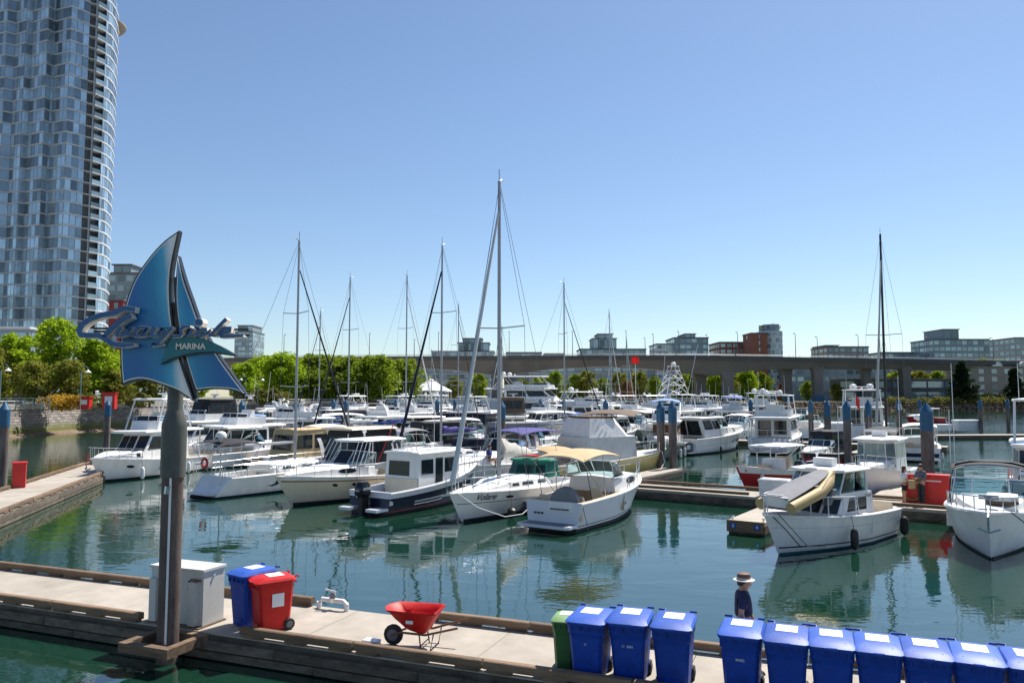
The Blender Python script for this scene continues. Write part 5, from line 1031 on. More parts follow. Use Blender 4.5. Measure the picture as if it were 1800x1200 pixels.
def sailboat(label, pos, head, L=10.5, hm='gel', H=15, cen=True, jm='canvas_black', jr=.07, dodger='canvas_blue', cover='canvas_blue', mm='alu', xm=.56, st=(.78, .84, 'canvas_blue'), boot='canvas_navy', bim=None, lean=0, spr=2, sail=True, jib=.88, boom=.38, mr=.085, name='sailboat', fb=None, tr=.3, det=True):
    B = L*.31; b = Boat(name, label, 'sailboat', pos, head, L, B, fb or .11*L+.1, .085*L+.08, hm, .07*L+.2, .74, 2.0, tr, .78, center=cen, st=st, boot=boot)
    b.deck(.36, 1); b.cockpit(.36, .42, .38, 'gel2')
    w = B*.30; b.coach([(L*.33, w*1.1, .42), (L*.50, w*1.1, .44), (L*.66, w*.85, .36), (L*.76, w*.5, .16), (L*.80, w*.3, .04)], 'gel2', [(L*.38, L*.46, .3, .66, 'q'), (L*.50, L*.58, .3, .66, 'q'), (L*.60, L*.65, .3, .62, 'q')])
    b.rig(L*xm, H, b.zs(L*xm)+.3, L*boom, jib, spr, mm, jm, jr, cover, True, mr, 1.15, sail, lean)
    if dodger: b.house(L*.27, L*.40, w*1.25, w*1.0, b.zs(L*.3)+.3, .72, .3, .35, .05, .12, dodger, [(.15, .85, .3, .8)], [(.05, .95, .3, .8)], (), 'vinyl', 'spray_dodger', True, dodger, .02)
    if det:
        b.lifelines(.5); x = L*.12
        b.part('steering_wheel', MB().tube([(x, .42*math.cos(k*.393), .95+.42*math.sin(k*.393)) for k in range(17)], .018, 5).box(x, x+.12, -.1, .1, .42, .95), 'steel')
        b.tubes('stern_rail', [[(L*.14, sd*(b.yb(L*.14)-.06), b.fs+.62), (.35, sd*(b.yb(.3)-.06), b.fs+.62), (.3, sd*.35, b.fs+.62)] for sd in (-1, 1)]+[[(.35, sd*(b.yb(.3)-.06), b.fs), (.35, sd*(b.yb(.3)-.06), b.fs+.62)] for sd in (-1, 1)], .018, 'steel', 5)
    if bim: b.bimini(L*.02, L*.24, B*.36, b.fs+1.95, bim, foot=L*.13)
    return b
def bird_logo(b, x0):
    for pts in ([(-.55, -.16), (-.25, -.20), (-.05, -.12), (-.10, .05), (-.02, .42), (.07, .05), (.12, -.10), (.45, .10), (.2, -.22), (-.1, -.30)], [(.02, .40), (.10, .42), (.20, .18), (.12, .12)]):
        q = []
        for x, z in pts: p = Vector(b.pt((x0+x)/b.L, .58+z*.75, -1, .008)); q.append(p)
        b.part('hull_emblem', MB().loft([q, [p+Vector((0, .012, 0)) for p in q]]), 'canvas_navy', b.hull, False)
BH = 56            # the berths point this way
# --- front row
b = flybridge('white plumb bowed motor yacht with hull windows at the end of the side float', (-23.9, 46.3), 180+78, 9.6, 'gel', cen=False, hard=True, domes=0, win='black_gloss', boot='boot')
b.r.location = Vector((-25.2, 46.2, 0))-Vector((math.cos(R(258)), math.sin(R(258)), 0))*9.6
b.porthole([4.6], .45, .12, 'black_gloss', 6)
b.tubes('anchor', [[(9.4, 0, 1.35), (9.9, 0, 1.25), (9.8, 0, .95)], [(9.7, -.2, .95), (9.8, 0, .85), (9.7, .2, .95)]], .04, 'tube_grey')
p = P(350, 875, 0); b = sailboat('white sailboat with open scoop stern, radar pole and tall mast with black headsail', (-16.0, 40.0), BH, 11.2, 'gel', 14.4, False, 'canvas_black', .075, None, 'alu', xm=.54, st=None, boot='canvas_navy', sail=False, bim='canvas_black', tr=.9, boom=.44)
b.tubes('radar_pole', [[(.55, -.75, .3), (.55, -.75, 3.0)]], .04, 'alu_white'); b.dome(.55, -.75, 3.0, .27); bird_logo(b, 3.3)
b.part('transom_step', MB().loft([rr(-.25, .9, -1.0, 1.0, .18, .2), rr(-.25, .9, -1.05, 1.05, .26, .2)]), 'gel2'); b.part('life_ring', MB().tube([(1.0, 1.25+.24*math.cos(k*.524), 1.65+.24*math.sin(k*.524)) for k in range(13)], .07, 8), 'red_box')
sb = b
b = cruiser('cream hulled fishing cruiser with flat hardtop and an oval side window', (-10.55, 36.6), 180+BH, 9.2, 'cream', None, False, st=(.80, .84, 'wood'), hard=True, dark=False, shieldm='glass', boot='boot', fb=1.5)
b.r.location = Vector((-11.1, 36.3, 0))-Vector((math.cos(R(180+BH)), math.sin(R(180+BH)), 0))*9.2
b.tubes('rocket_frame', [[(4.6+.3*i, sd*1.2, 1.7), (3.9+.3*i, sd*1.05, 3.0)] for i in range(4) for sd in (-1, 1)], .02, 'alu_white'); b.part('searchlight', MB().lathe([(.06, 0), (.03, .12), (.1, .2), (.1, .32)], 8, (3.4, 0, 3.12)), 'gel')
b.band(.86, .93, 'gel', 'white_topside_band')
# pilothouse boat
b = Boat('pilothouse_boat', 'navy hulled pilothouse boat with a black outboard and cream cabin back', 'boat', (-6.35, 34.6), BH, 8.0, 2.75, 1.75, 1.0, 'navy', 1.0, .92, 2.4, 0, .85, boot='boot', rub='gel', st=(.14, .18, 'red_stripe'))
b.band(.74, .99, 'gel_grey', 'grey_topside'); b.deck(.62, 1); b.cockpit(.62, .45, .16, 'gel_grey')
b.house(2.1, 5.6, 1.08, .95, .9, 1.62, .4, -.15, .06, .08, 'gel', [(.06, .34, .42, .84), (.40, .58, .08, .86), (.63, .95, .42, .84)], [(.04, .48, .4, .9), (.52, .96, .4, .9)], [(.10, .72, .38, .80)], 'glass_dark', 'wheelhouse', True, 'gel', .12); b.part('cabin_back_panel', MB().box(2.07, 2.10, -1.0, 1.0, .5, 1.4), 'cream', None, False)
om = b.outboard(0, 1.12)
for sd in (-1, 1): text('SUZUKI', .13, 'paper', om, face_mtx((-.42, sd*.262, 1.17), (-sd, 0, 0), (0, sd, .03)), .002, .2, 'maker_lettering', .003)
text('SUZUKI', .085, 'paper', om, face_mtx((-.79, 0, 1.10), (0, -1, 0), (-1, 0, 0)), .002, .1, 'maker_lettering', .002)
b.part('stern_bracket', MB().box(-.75, .0, -1.15, -.5, .22, .34).box(-.75, .0, .5, 1.15, .22, .34), 'gel_grey', None, False); b.tubes('rod_holder', [[(2.2, -.9+.3*i, 2.6), (2.05, -.9+.3*i, 3.0)] for i in range(6)], .025, 'alu_white'); b.aerial(3.5, -.8, 2.6, 2.5); b.rail(5.0, .5, 4); b.tubes('grab_rail', [[(2.4, sd*.95, 2.68), (4.8, sd*.9, 2.72)] for sd in (-1, 1)], .02)
for a0, dd in ((.30, 0), (.38, .04)): b.band(a0+dd, a0+dd+.05, 'gel_grey', 'bow_flash', .22, .5)
# the named sailboat
b = sailboat('white sailboat named Volare with loosely furled sail and green spray dodger', (0, 0), 242, 11.0, 'gel', 15.2, False, 'canvas_vinyl', .12, 'canvas_green', 'canvas_white', xm=.62, st=(.60, .625, 'tube_grey'), boot='boot', spr=1, jib=.90, boom=.36, mr=.10, sail=False)
b.r.location = Vector((-2.55, 31.4, 0))-Vector((math.cos(R(242)), math.sin(R(242)), 0))*11.0
b.text('Volare', .42, 9.3, .80, 1, 'black', .35); b.porthole([7.9], .75, .07, 'black_gloss', 3.6); b.fender(.72, 1, 'black', .3, .2)
rg = []
for i in range(12):
    u = i/11; x = 6.6-3.6*u; h = .75*(1-u)**1.2+.14+.05*math.sin(i*1.9); rg.append([(x, .07*math.sin(i*1.3)-.10-.06*(1-u), 2.42), (x, -.16*(1-u)-.08, 2.42+h*.5), (x, .03*math.sin(i*2), 2.42+h), (x, .16*(1-u)+.08, 2.42+h*.45), (x, .12, 2.42)])
b.part('loose_mainsail', MB().loft(rg), 'canvas_cream', ang=50); b.tubes('deck_lines', [[(8.5-.25*i, .5+.15*math.sin(i), b.zs(8)+.35-.06*(i % 3)) for i in range(14)], [(7.5-.2*i, -.4+.1*math.sin(i*2), b.zs(7)+.48-.05*(i % 2)) for i in range(10)]], .018, 'canvas_green', 5)
b.tubes('mooring_line', [[(10.7, .25, 1.28), (10.2, .9, .7), (9.2, 1.6, .25), (8.2, 1.9, .25), (7.4, 2.0, .55)]], .02, 'alu_white', 5)
# silver express cruiser, stern towards us
b = Boat('express_cruiser', 'silver white express cruiser with tan bimini and open cockpit, stern to the fairway', 'boat', (1.55, 30.35), BH+1, 8.4, 2.75, 1.55, 1.12, 'gel_grey', 1.0, .90, 2.5, .12, .84, boot='boot', rub='gel', boot_h=.13)
b.band(.135, .185, 'gel', 'white_boot_line'); b.band(.19, .215, 'boot', 'upper_boot_line'); b.deck(.45, 1); b.cockpit(.45, .42, .2, 'beige', (.75, 2.6, 'cream'))
b.coach([(3.4, 1.12, .62), (4.6, 1.08, .62), (6.0, .85, .46), (7.1, .5, .25), (7.8, .2, .08)], 'gel', [(4.7, 6.2, .22, .72, 'oval')]); b.shield(4.75, 1.12, .62, 1.5, .55, b.zs(4)+.56)
b.platform(.8, 'gel_grey', 'tube_grey', .32); b.part('engine_hatch_seat', MB().loft([[(x, -.35+.62*math.cos(k*math.pi/10), 1.1+h*math.sin(k*math.pi/10)) for k in range(11)] for x, h in ((.35, .52), (.55, .58))]), 'canvas_grey')
b.part('transom_panel', MB().loft([rr(.06, .2, -.95, .3, .35, .05), rr(.10, .2, -.95, .3, 1.12, .05)]), 'gel'); b.part('transom_handrail', MB().box(.02, .06, -.72, .1, .82, .86), 'black', None, False); b.part('exhaust_vents', MB().box(.0, .06, .42, .5, .62, .68).box(.0, .06, .58, .66, .62, .68).box(.0, .06, .74, .82, .62, .68), 'black', None, False)
b.bimini(.5, 3.9, 1.15, 3.05, 'canvas_tan', .2, .18, 3, 2.4, 1.15); b.porthole([4.4], .52, .085, 'black_gloss', 1.5); b.rail(4.6, .5, 5); b.tubes('bimini_strut', [[(1.2, sd*1.15, 1.1), (.7, sd*1.1, 2.75)] for sd in (-1, 1)], .016, 'black')
b.tubes('stern_lines', [[(.2, 1.15, 1.0), (-.3, 1.6, .62)], [(.3, -1.2, 1.0), (.2, -1.5, .1)]], .015, 'wire', 4)
# cabin boat carrying a dinghy on its foredeck
hb = R(180+42); L7 = 7.7
b = Boat('cabin_cruiser', 'white cabin cruiser with hardtop wheelhouse carrying an inflatable dinghy across its bow', 'boat', (0, 0), 180+42, L7, 2.8, 1.42, 1.02, 'gel', .85, .92, 2.5, 0, .84, boot='teal_boot', rub='gel2', boot_h=.05, st=(.155, .19, 'boot'))
b.r.location = P(1368, 975, 0)+Vector((.85*math.cos(hb), .85*math.sin(hb), 0))-Vector((math.cos(hb), math.sin(hb), 0))*L7
b.deck(.36, 1); b.cockpit(.36, .4, .18, 'gel2', (.3, 1.8, 'cream')); b.band(.66, .68, 'gel_grey', 'moulded_line')
b.house(2.0, 5.1, 1.10, .95, 1.02, .78, .5, .75, -.02, .08, 'gel', [(.22, .50, .24, .80), (.53, .78, .24, .80)], [(.06, .94, .22, .8)], (), 'glass_dark', 'cabin_trunk', False)
b.house(2.35, 4.75, 1.02, .95, 1.78, .78, .35, .62, .0, .06, 'gel', [(.06, .46, .10, .96), (.52, .94, .10, .96)], [(.03, .32, .12, .95), (.35, .65, .12, .95), (.68, .97, .12, .95)], [(.05, .95, .1, .95)], 'glass', 'wheelhouse', True, 'gel', .16, open_=True)
b.rail(3.9, .62, 5, .02, .08, 'alu_white'); b.fender(.57, 1, 'black', .62, .13); b.fender(.02, 1, 'rubber', .6, .15); b.tubes('roof_rail', [[(2.6, sd*.75, 2.72), (2.7, sd*.75, 2.82), (3.4, sd*.72, 2.82), (3.5, sd*.72, 2.72)] for sd in (-1, 1)], .015)
b.part('roof_hatch', MB().box(3.2, 3.6, -.35, .35, 2.72, 3.0), 'gel2', None, False); b.part('horn', MB().lathe([(.05, 0), (.03, .3), (.09, .42), (.06, .5)], 8, (2.8, -.6, 2.72)), 'gel'); b.aerial(4.0, .8, 2.7, 2.2); b.tubes('windscreen_pillar', [[(4.3, y, 1.8), (3.9, y, 2.55)] for y in (-.32, .32)], .03, 'black')
text('Onaor', .2, 'black', b.r, face_mtx((2.5, 1.118, 1.70), (-1, 0, 0), (0, 1, .1)), .002, .1, 'name_lettering'); b.tubes('bow_line', [[(7.3, .3, 1.4), (7.2, 1.2, .5), (7.4, 1.9, .62)]], .016, 'wire', 4); b.tubes('hull_strake', [[b.pt(.97-.02*i, .95-.16*i, 1, .01) for i in range(6)]], .014, 'black', 4)
b.part('life_raft_pack', MB().loft([rr(4.9, 5.2, .72, .95, 1.55, .04), rr(4.6, 4.9, .78, 1.0, 2.05, .04)]), 'tube_grey')
b.dinghy(7.1, .1, 1.44, 2.9, .19, 'tube_tan', R(170), R(-15), 'tan and grey inflatable dinghy tipped across the foredeck of the cabin cruiser')
# bow on express cruiser at the frame edge
b = Boat('bow_rider', 'white express cruiser seen bow on with black bimini arch and wrap windshield', 'boat', (0, 0), 180+57, 8.6, 3.0, 1.62, 1.2, 'gel', 1.05, .92, 2.7, 0, .82, boot='boot', rub='gel2', boot_h=.04)
hb = R(237); b.r.location = P(1742, 985, 0)-Vector((math.cos(hb), math.sin(hb), 0))*7.75
b.deck(.42, 1, .10, 'gel'); b.cockpit(.42, .4, .2, 'gel2', (.5, 2.3, 'cream')); b.coach([(3.6, 1.2, .42), (5.0, 1.1, .40), (6.4, .8, .26), (7.6, .3, .08)], 'gel', ()); b.shield(5.0, 1.28, .62, 1.3, .4, b.zs(4.6)+.34, 'glass', 'alu_white')
b.part('sun_pad', MB().loft([rr(5.5, 7.0, -.05, .78, b.zs(6)+.33, .2), rr(5.5, 7.0, -.08, .80, b.zs(6)+.50, .2)]), 'gel2'); b.part('sun_pad_trim', MB().loft([rr(5.46, 7.04, -.10, .82, b.zs(6)+.28, .2), rr(5.46, 7.04, -.10, .82, b.zs(6)+.37, .2)]), 'canvas_brown')
b.arch(3.2, 1.38, 1.2, 1.55, .2, 'canvas_black', .28); b.bimini(1.5, 3.4, 1.3, 2.82, 'canvas_black', .2, .1, 2, 2.6, 1.2); b.rail(4.6, .46, 6, .018); b.tubes('anchor', [[(8.35, 0, 1.65), (8.75, 0, 1.5), (8.62, 0, 1.05)], [(8.45, -.3, 1.1), (8.62, 0, 1.0), (8.45, .3, 1.1)]], .035, 'steel')
b.part('name_plate', MB().box(7.35, 7.42, -.28, .28, b.zs(7.4)+.36, b.zs(7.4)+.50), 'canvas_grey', None, False); b.tubes('bow_line', [[(8.0, .6, 1.6), (7.9, 1.5, .8), (7.6, 2.4, .4)]], .02, 'wire', 4); b.aerial(2.2, -1.2, 1.3, 5.2); b.aerial(3.0, -1.3, 1.3, 3.4, -.05)
b = flybridge('white yacht with cream canopy carrying a white inflatable on its roof, at the frame edge', at(1832, 36), 180+57, 10, 'gel', hard=True, domes=0, fly=False); b.dinghy(2.2, -.2, 4.62, 2.6, .24, 'gel2', R(90), 0, 'white inflatable dinghy stowed on the roof of the yacht at the frame edge')
# --- behind the walkway
b = Boat('centre_console_boat', 'red hulled centre console fishing boat with a white T top', 'boat', at(1350, 44.5), 180+BH-14, 7.4, 2.5, 1.5, .95, 'red_hull', 1.1, .9, 2.4, 0, .8, center=True, boot='boot', rub='gel'); b.band(.72, .985, 'gel', 'white_topside'); b.deck(.78, 1); b.cockpit(.78, .55, .22, 'gel2')
b.house(2.9, 4.2, .55, .5, .6, 1.05, .2, .25, 0, .04, 'gel', (), (), (), 'glass', 'console', False); b.part('console_seat', MB().loft([rr(4.2, 4.7, -.4, .4, .6, .06), rr(4.2, 4.6, -.4, .4, 1.35, .06)]), 'beige'); b.part('helm_seat', MB().loft([rr(2.1, 2.5, -.5, .5, .6, .06), rr(2.05, 2.3, -.5, .5, 1.7, .06)]), 'beige')
b.slab(1.6, 4.7, 1.1, 2.35, .07, 'gel', 'T_top'); b.tubes('T_top_frame', [[(2.7, sd*.55, .6), (2.6, sd*.6, 1.8), (2.0, sd*.9, 2.35)] for sd in (-1, 1)]+[[(4.2, sd*.5, .6), (4.1, sd*.6, 2.0), (4.5, sd*.9, 2.35)] for sd in (-1, 1)]+[[(2.6, sd*.6, 2.0), (4.1, sd*.6, 2.0)] for sd in (-1, 1)], .035, 'gel'); b.tubes('rod_holder', [[(1.7, -.9+.36*i, 2.4), (1.55, -.9+.36*i, 2.7)] for i in range(6)], .025, 'alu_white'); b.outboard(.4, 1); b.outboard(-.4, 1)
b = Boat('pilothouse_boat', 'white pilothouse boat with tinted windows behind the standing couple', 'boat', at(1540, 42.5), 180+BH, 8.6, 2.95, 1.7, 1.1, 'gel', .9, .92, 2.4, 0, .84, center=True, boot='teal_boot'); b.deck(.4, 1); b.cockpit(.4, .45, .2, 'gel2')
b.house(2.5, 5.6, 1.15, 1.0, 1.2, 1.65, .5, -.1, .05, .08, 'gel', [(.05, .46, .42, .9), (.52, .95, .42, .9)], [(.03, .32, .4, .92), (.35, .65, .4, .92), (.68, .97, .4, .92)], [(.1, .9, .35, .9)], 'glass', 'wheelhouse', True, 'gel', .18, open_=False); b.coach([(5.0, 1.05, .5), (6.2, .85, .42), (7.4, .45, .2), (8.0, .2, .05)], 'gel', [(5.3, 6.6, .25, .72, 'wedge')]); b.rail(4.6, .6, 5); b.radar(3.6, 0, 3.0, .8); b.part('roof_box', MB().box(3.2, 3.9, -.4, .3, 3.0, 3.3), 'gel2', None, False); b.aerial(3.0, .9, 3.0, 3.4); b.aerial(3.2, -.9, 3.0, 2.8); b.fender(.5, 1, 'gel', .5, .12)
b = Boat('covered_cruiser', 'yellow hulled cruiser fully shrouded in clear and white covers', 'boat', at(1062, 49.6), 34, 11.0, 3.4, 1.75, 1.15, 'yellow_hull', 1.2, .9, 2.3, 0, .8, center=True, boot='boot', rub='gel', st=(.80, .84, 'gel'))
b.deck(0, 1, .05); b.house(2.6, 7.6, 1.55, 1.35, 1.15, 1.55, .5, .15, .25, .12, 'canvas_vinyl', (), (), (), 'vinyl', 'clear_curtain', False); b.house(3.0, 6.9, 1.45, 1.2, 2.70, 1.15, .6, 1.1, .3, .25, 'canvas_white', (), (), (), 'vinyl', 'white_cover', False); b.part('roof_moss', MB().box(3.4, 5.7, -1.0, 1.0, 3.86, 3.98), 'canvas_brown', None, False); b.rail(7.0, .55, 4); b.bimini(.2, 2.6, 1.3, 2.2, 'canvas_tan', .2, .2, 2, 1.4)
b.tubes('roof_batten', [[(3.5+.4*i, -1.1, 3.80), (3.5+.4*i, -1.12, 4.15)] for i in range(6)], .02, 'wood'); b.tubes('mooring_line', [[(9.5, -1.1, 1.6), (9.0, -1.8, 1.0), (8.0, -2.4, .6)]], .018, 'alu_white', 4)
b = cruiser('white cruiser with purple canopy and swept radar arch behind the loose sail', at(880, 46.5), 180+BH, 10.5, 'gel', 'canvas_purple', arch=True, fb=1.5); b.house(3.9, 5.6, 1.25, 1.1, 1.75, .75, .4, .4, .1, .15, 'canvas_purple', (), (), (), 'vinyl', 'cockpit_cover', False); pb = b
b = cruiser('white cruiser with black canvas cockpit enclosure and light hardtop', at(688, 50), BH-4, 9.6, 'gel', None, encl='canvas_black', st=(.6, .66, 'canvas_grey')); b.slab(.3, 4.6, 1.45, b.zs(3)+2.0, .1, 'cream'); b.tubes('boat_hook', [[(2.2, -1.7, 1.3), (3.6, -1.6, 3.6)]], .03, 'red_box'); b.tubes('hoop', [[(3.2, -1.6, 1.4), (3.3, -1.55, 2.9), (3.9, -1.2, 3.5), (4.6, -1.5, 3.0)]], .03, 'black')
cruiser('white cruiser with a tan canvas top behind the cream fishing cruiser', at(578, 55), BH, 9, 'gel', None, encl='canvas_tan', arch=True)
flybridge('white cabin boat behind the sign pole with an open flying bridge', at(405, 60), 180+BH, 9.5, 'gel', hard=False, bim=None, domes=0, arch=False)
flybridge('white yacht with black canvas over the bridge behind the sign pole', at(348, 68), 180+BH+10, 10.5, 'gel', hard=False, domes=0, encl='canvas_black')
cruiser('open black canvas covered runabout beside the red hulled fishing boat', at(1436, 58), 180+BH-6, 7.2, 'red_hull', None, encl='canvas_black', boot='boot', st=(.6, .95, 'canvas_black'))
b = cruiser('wake boat with black bimini frame carrying yellow boards', at(1542, 60), 180+BH, 7.4, 'red_hull', None); b.bimini(.6, 4.4, 1.25, 2.85, 'canvas_black', .25, .35, 3, 2.4)
for i, (x, n) in enumerate([(1.2, 'first'), (2.2, 'second')]):
    t = thing('wake_board', 'yellow board stowed upright on the wake boat, %s from the stern' % n, 'board', b.r.location+Matrix.Rotation(b.r.rotation_euler.z, 3, 'Z') @ Vector((x, .6, 1.3)), b.r.rotation_euler.z); MB().loft([[(.55*math.cos(k*.314), y, .5+.5*math.sin(k*.314)) for k in range(20)] for y in (-.03, .03)]).build('board', 'kayak_yellow', t)
b = cruiser('white cruiser with blue hull side and pale canopy behind the thickest pile', at(1610, 66), BH+8, 9.4, 'gel', 'canvas_cream', st=(.35, .62, 'canvas_navy')); b.dome(3.0, 0, 3.2, .35)
# --- second row of yachts
b = cruiser('sleek white hardtop yacht with grey tender on its swim platform', at(1250, 75), BH-8, 13.0, 'gel', None, hullwin=False, st=(.5, .53, 'gel_grey'), dark=True); b.house(1.8, 6.8, 1.75, 1.5, b.zs(3), 1.7, .6, 1.2, -.5, .25, 'gel', [(.1, .55, .4, .9), (.6, .95, .4, .85)], [(.05, .95, .35, .9)], [(.08, .48, .1, .88), (.52, .92, .1, .88)], 'glass_dark', 'hardtop_saloon', True, 'gel', .3); b.part('sunroof', MB().box(3.5, 5.0, -1.0, 1.0, b.zs(3)+1.86, b.zs(3)+1.90), 'black_gloss', None, False); b.porthole([8.0, 9.5], .55, .22, 'black_gloss', 2.8); b.dinghy(-.75, -1.5, .42, 3.2, .3, 'tube_grey', R(90), 0, 'grey covered tender sitting on the platform of the sleek hardtop yacht')
flybridge('cream topped flybridge yacht seen from its stern with a boarding ladder', at(1368, 76), BH+6, 13.5, 'gel', domes=2, hard=True)
b = flybridge('brown cabined trawler with a light blue canopy before the tall tower', at(1168, 68), 180+BH+20, 10.5, 'green_hull', hard=False, bim='canvas_lblue', domes=0, win='wood'); b.band(.82, .985, 'gel', 'white_bulwark')
def tuna(b, L, z):
    w = 1.5; top = z+3.6; pts = [(L*.30, -w), (L*.30, w), (L*.50, w), (L*.50, -w)]; tp = [(L*.36, -.45), (L*.36, .45), (L*.43, .45), (L*.43, -.45)]; lv = lambda k: [(a[0]+(c[0]-a[0])*k, a[1]+(c[1]-a[1])*k, z+(top-z)*k) for a, c in zip(pts, tp)]
    paths = [[(a[0], a[1], z), (c[0], c[1], top)] for a, c in zip(pts, tp)]
    for k in (.35, .6, .85): q = lv(k); paths.append(q+[q[0]])
    for k0, k1 in ((0, .35), (.35, .6), (.6, .85)):
        a, c = lv(k0), lv(k1)
        for i in range(4): paths += [[a[i], c[(i+1) % 4]]]
    b.tubes('tower_frame', paths, .045, 'alu_white', 5); b.part('tower_canopy', MB().box(L*.35, L*.44, -.55, .55, top, top+.08), 'gel', None, False); b.part('tower_skirt', MB().box(L*.355, L*.435, -.5, .5, top-1.0, top-.4), 'canvas_grey', None, False); b.dome(L*.39, 0, top+.08, .32); b.tubes('outrigger', [[(L*.4, sd*1.6, z-1), (L*.2, sd*2.2, z+6.5)] for sd in (-1, 1)], .03, 'alu_white', 5)
b = flybridge('sport fishing yacht with a tall white lattice tuna tower', at(1175, 96), 180+BH, 15, 'gel', hard=True, domes=0); tuna(b, 15, 5.4)
b = cruiser('white cruiser with a wide brown bimini above the shrouded boat', at(1070, 66), 180+BH+10, 10, 'cream', None); b.bimini(.5, 6, 2.4, 4.1, 'canvas_brown', .25, .3, 4, 3)
sailboat('white sailboat with a pale blue hull and small portlights behind the purple canopy', at(985, 74), 20, 10.5, 'blue_hull', 16.2, jm='canvas_black', dodger='canvas_navy', st=(.82, .99, 'gel'), cover='canvas_white', xm=.54)
flybridge('cream cabin yacht with smoked canopy behind the blue capped piles', at(905, 84), BH+30, 12, 'gel', hard=False, encl='canvas_brown', domes=0)
cruiser('white sedan cruiser with arch behind the black canopied cruiser', at(705, 70), 180+BH-20, 11, 'gel_grey', None, arch=True, hard=True)
flybridge('cream flybridge boat with tall swept arch left of the tall left mast', at(495, 76), 180+BH-30, 11, 'gel', hard=False, arch=True, domes=0, bim=None)
sailboat('white sailboat with a thick black headsail slanting left beside the loose sail boat', at(790, 54), 180+BH+2, 11.5, 'gel', 15.8, jm='canvas_navy', jr=.11, dodger='canvas_navy', cover='canvas_purple', xm=.58)
sailboat('white sailboat with a grey mast and black headsail among the left cruisers', at(622, 75), 180+BH, 11, 'gel', 16.8, jm='canvas_black', jr=.08, dodger='canvas_grey', cover='canvas_white')
sailboat('white sailboat with a pale slanting headsail right of the left grove masts', at(705, 74), BH-6, 11, 'gel', 17, jm='canvas_white', jr=.08, dodger='canvas_navy', cover='canvas_blue')
sailboat('small white sailboat with the shortest left mast', at(568, 92), 180+BH, 9.5, 'gel', 15.4, jm='canvas_black', dodger='canvas_blue', cover='canvas_blue')
sailboat('white sailboat with a thin mast beside the slanting black headsail', at(800, 98), BH, 11, 'gel', 17, jm='canvas_black', dodger='canvas_grey', cover='canvas_white')
sailboat('distant sailboat with a thin pole mast before the bridge pier', at(886, 120), 180+BH, 10, 'gel', 16.2, jm='canvas_white', dodger='canvas_blue', cover='canvas_blue', det=False)
sailboat('distant sailboat with twin spreaders between the large white yachts', at(1068, 118), BH, 12, 'gel', 18.4, jm='canvas_white', dodger='canvas_blue', cover='canvas_blue', det=False)
b = sailboat('black masted racing sailboat near the lettered pile', at(1557, 68), 180+BH, 13, 'gel', 19.6, jm='canvas_cream', jr=.12, dodger='canvas_black', cover='canvas_black', mm='black', xm=.56, mr=.12, spr=1, lean=-.012, sail=False)
flybridge('large white motor yacht with tinted saloon and a red ensign near the lettered pile', at(1515, 98), BH+8, 19, 'gel', domes=2, hard=True, decks=1)
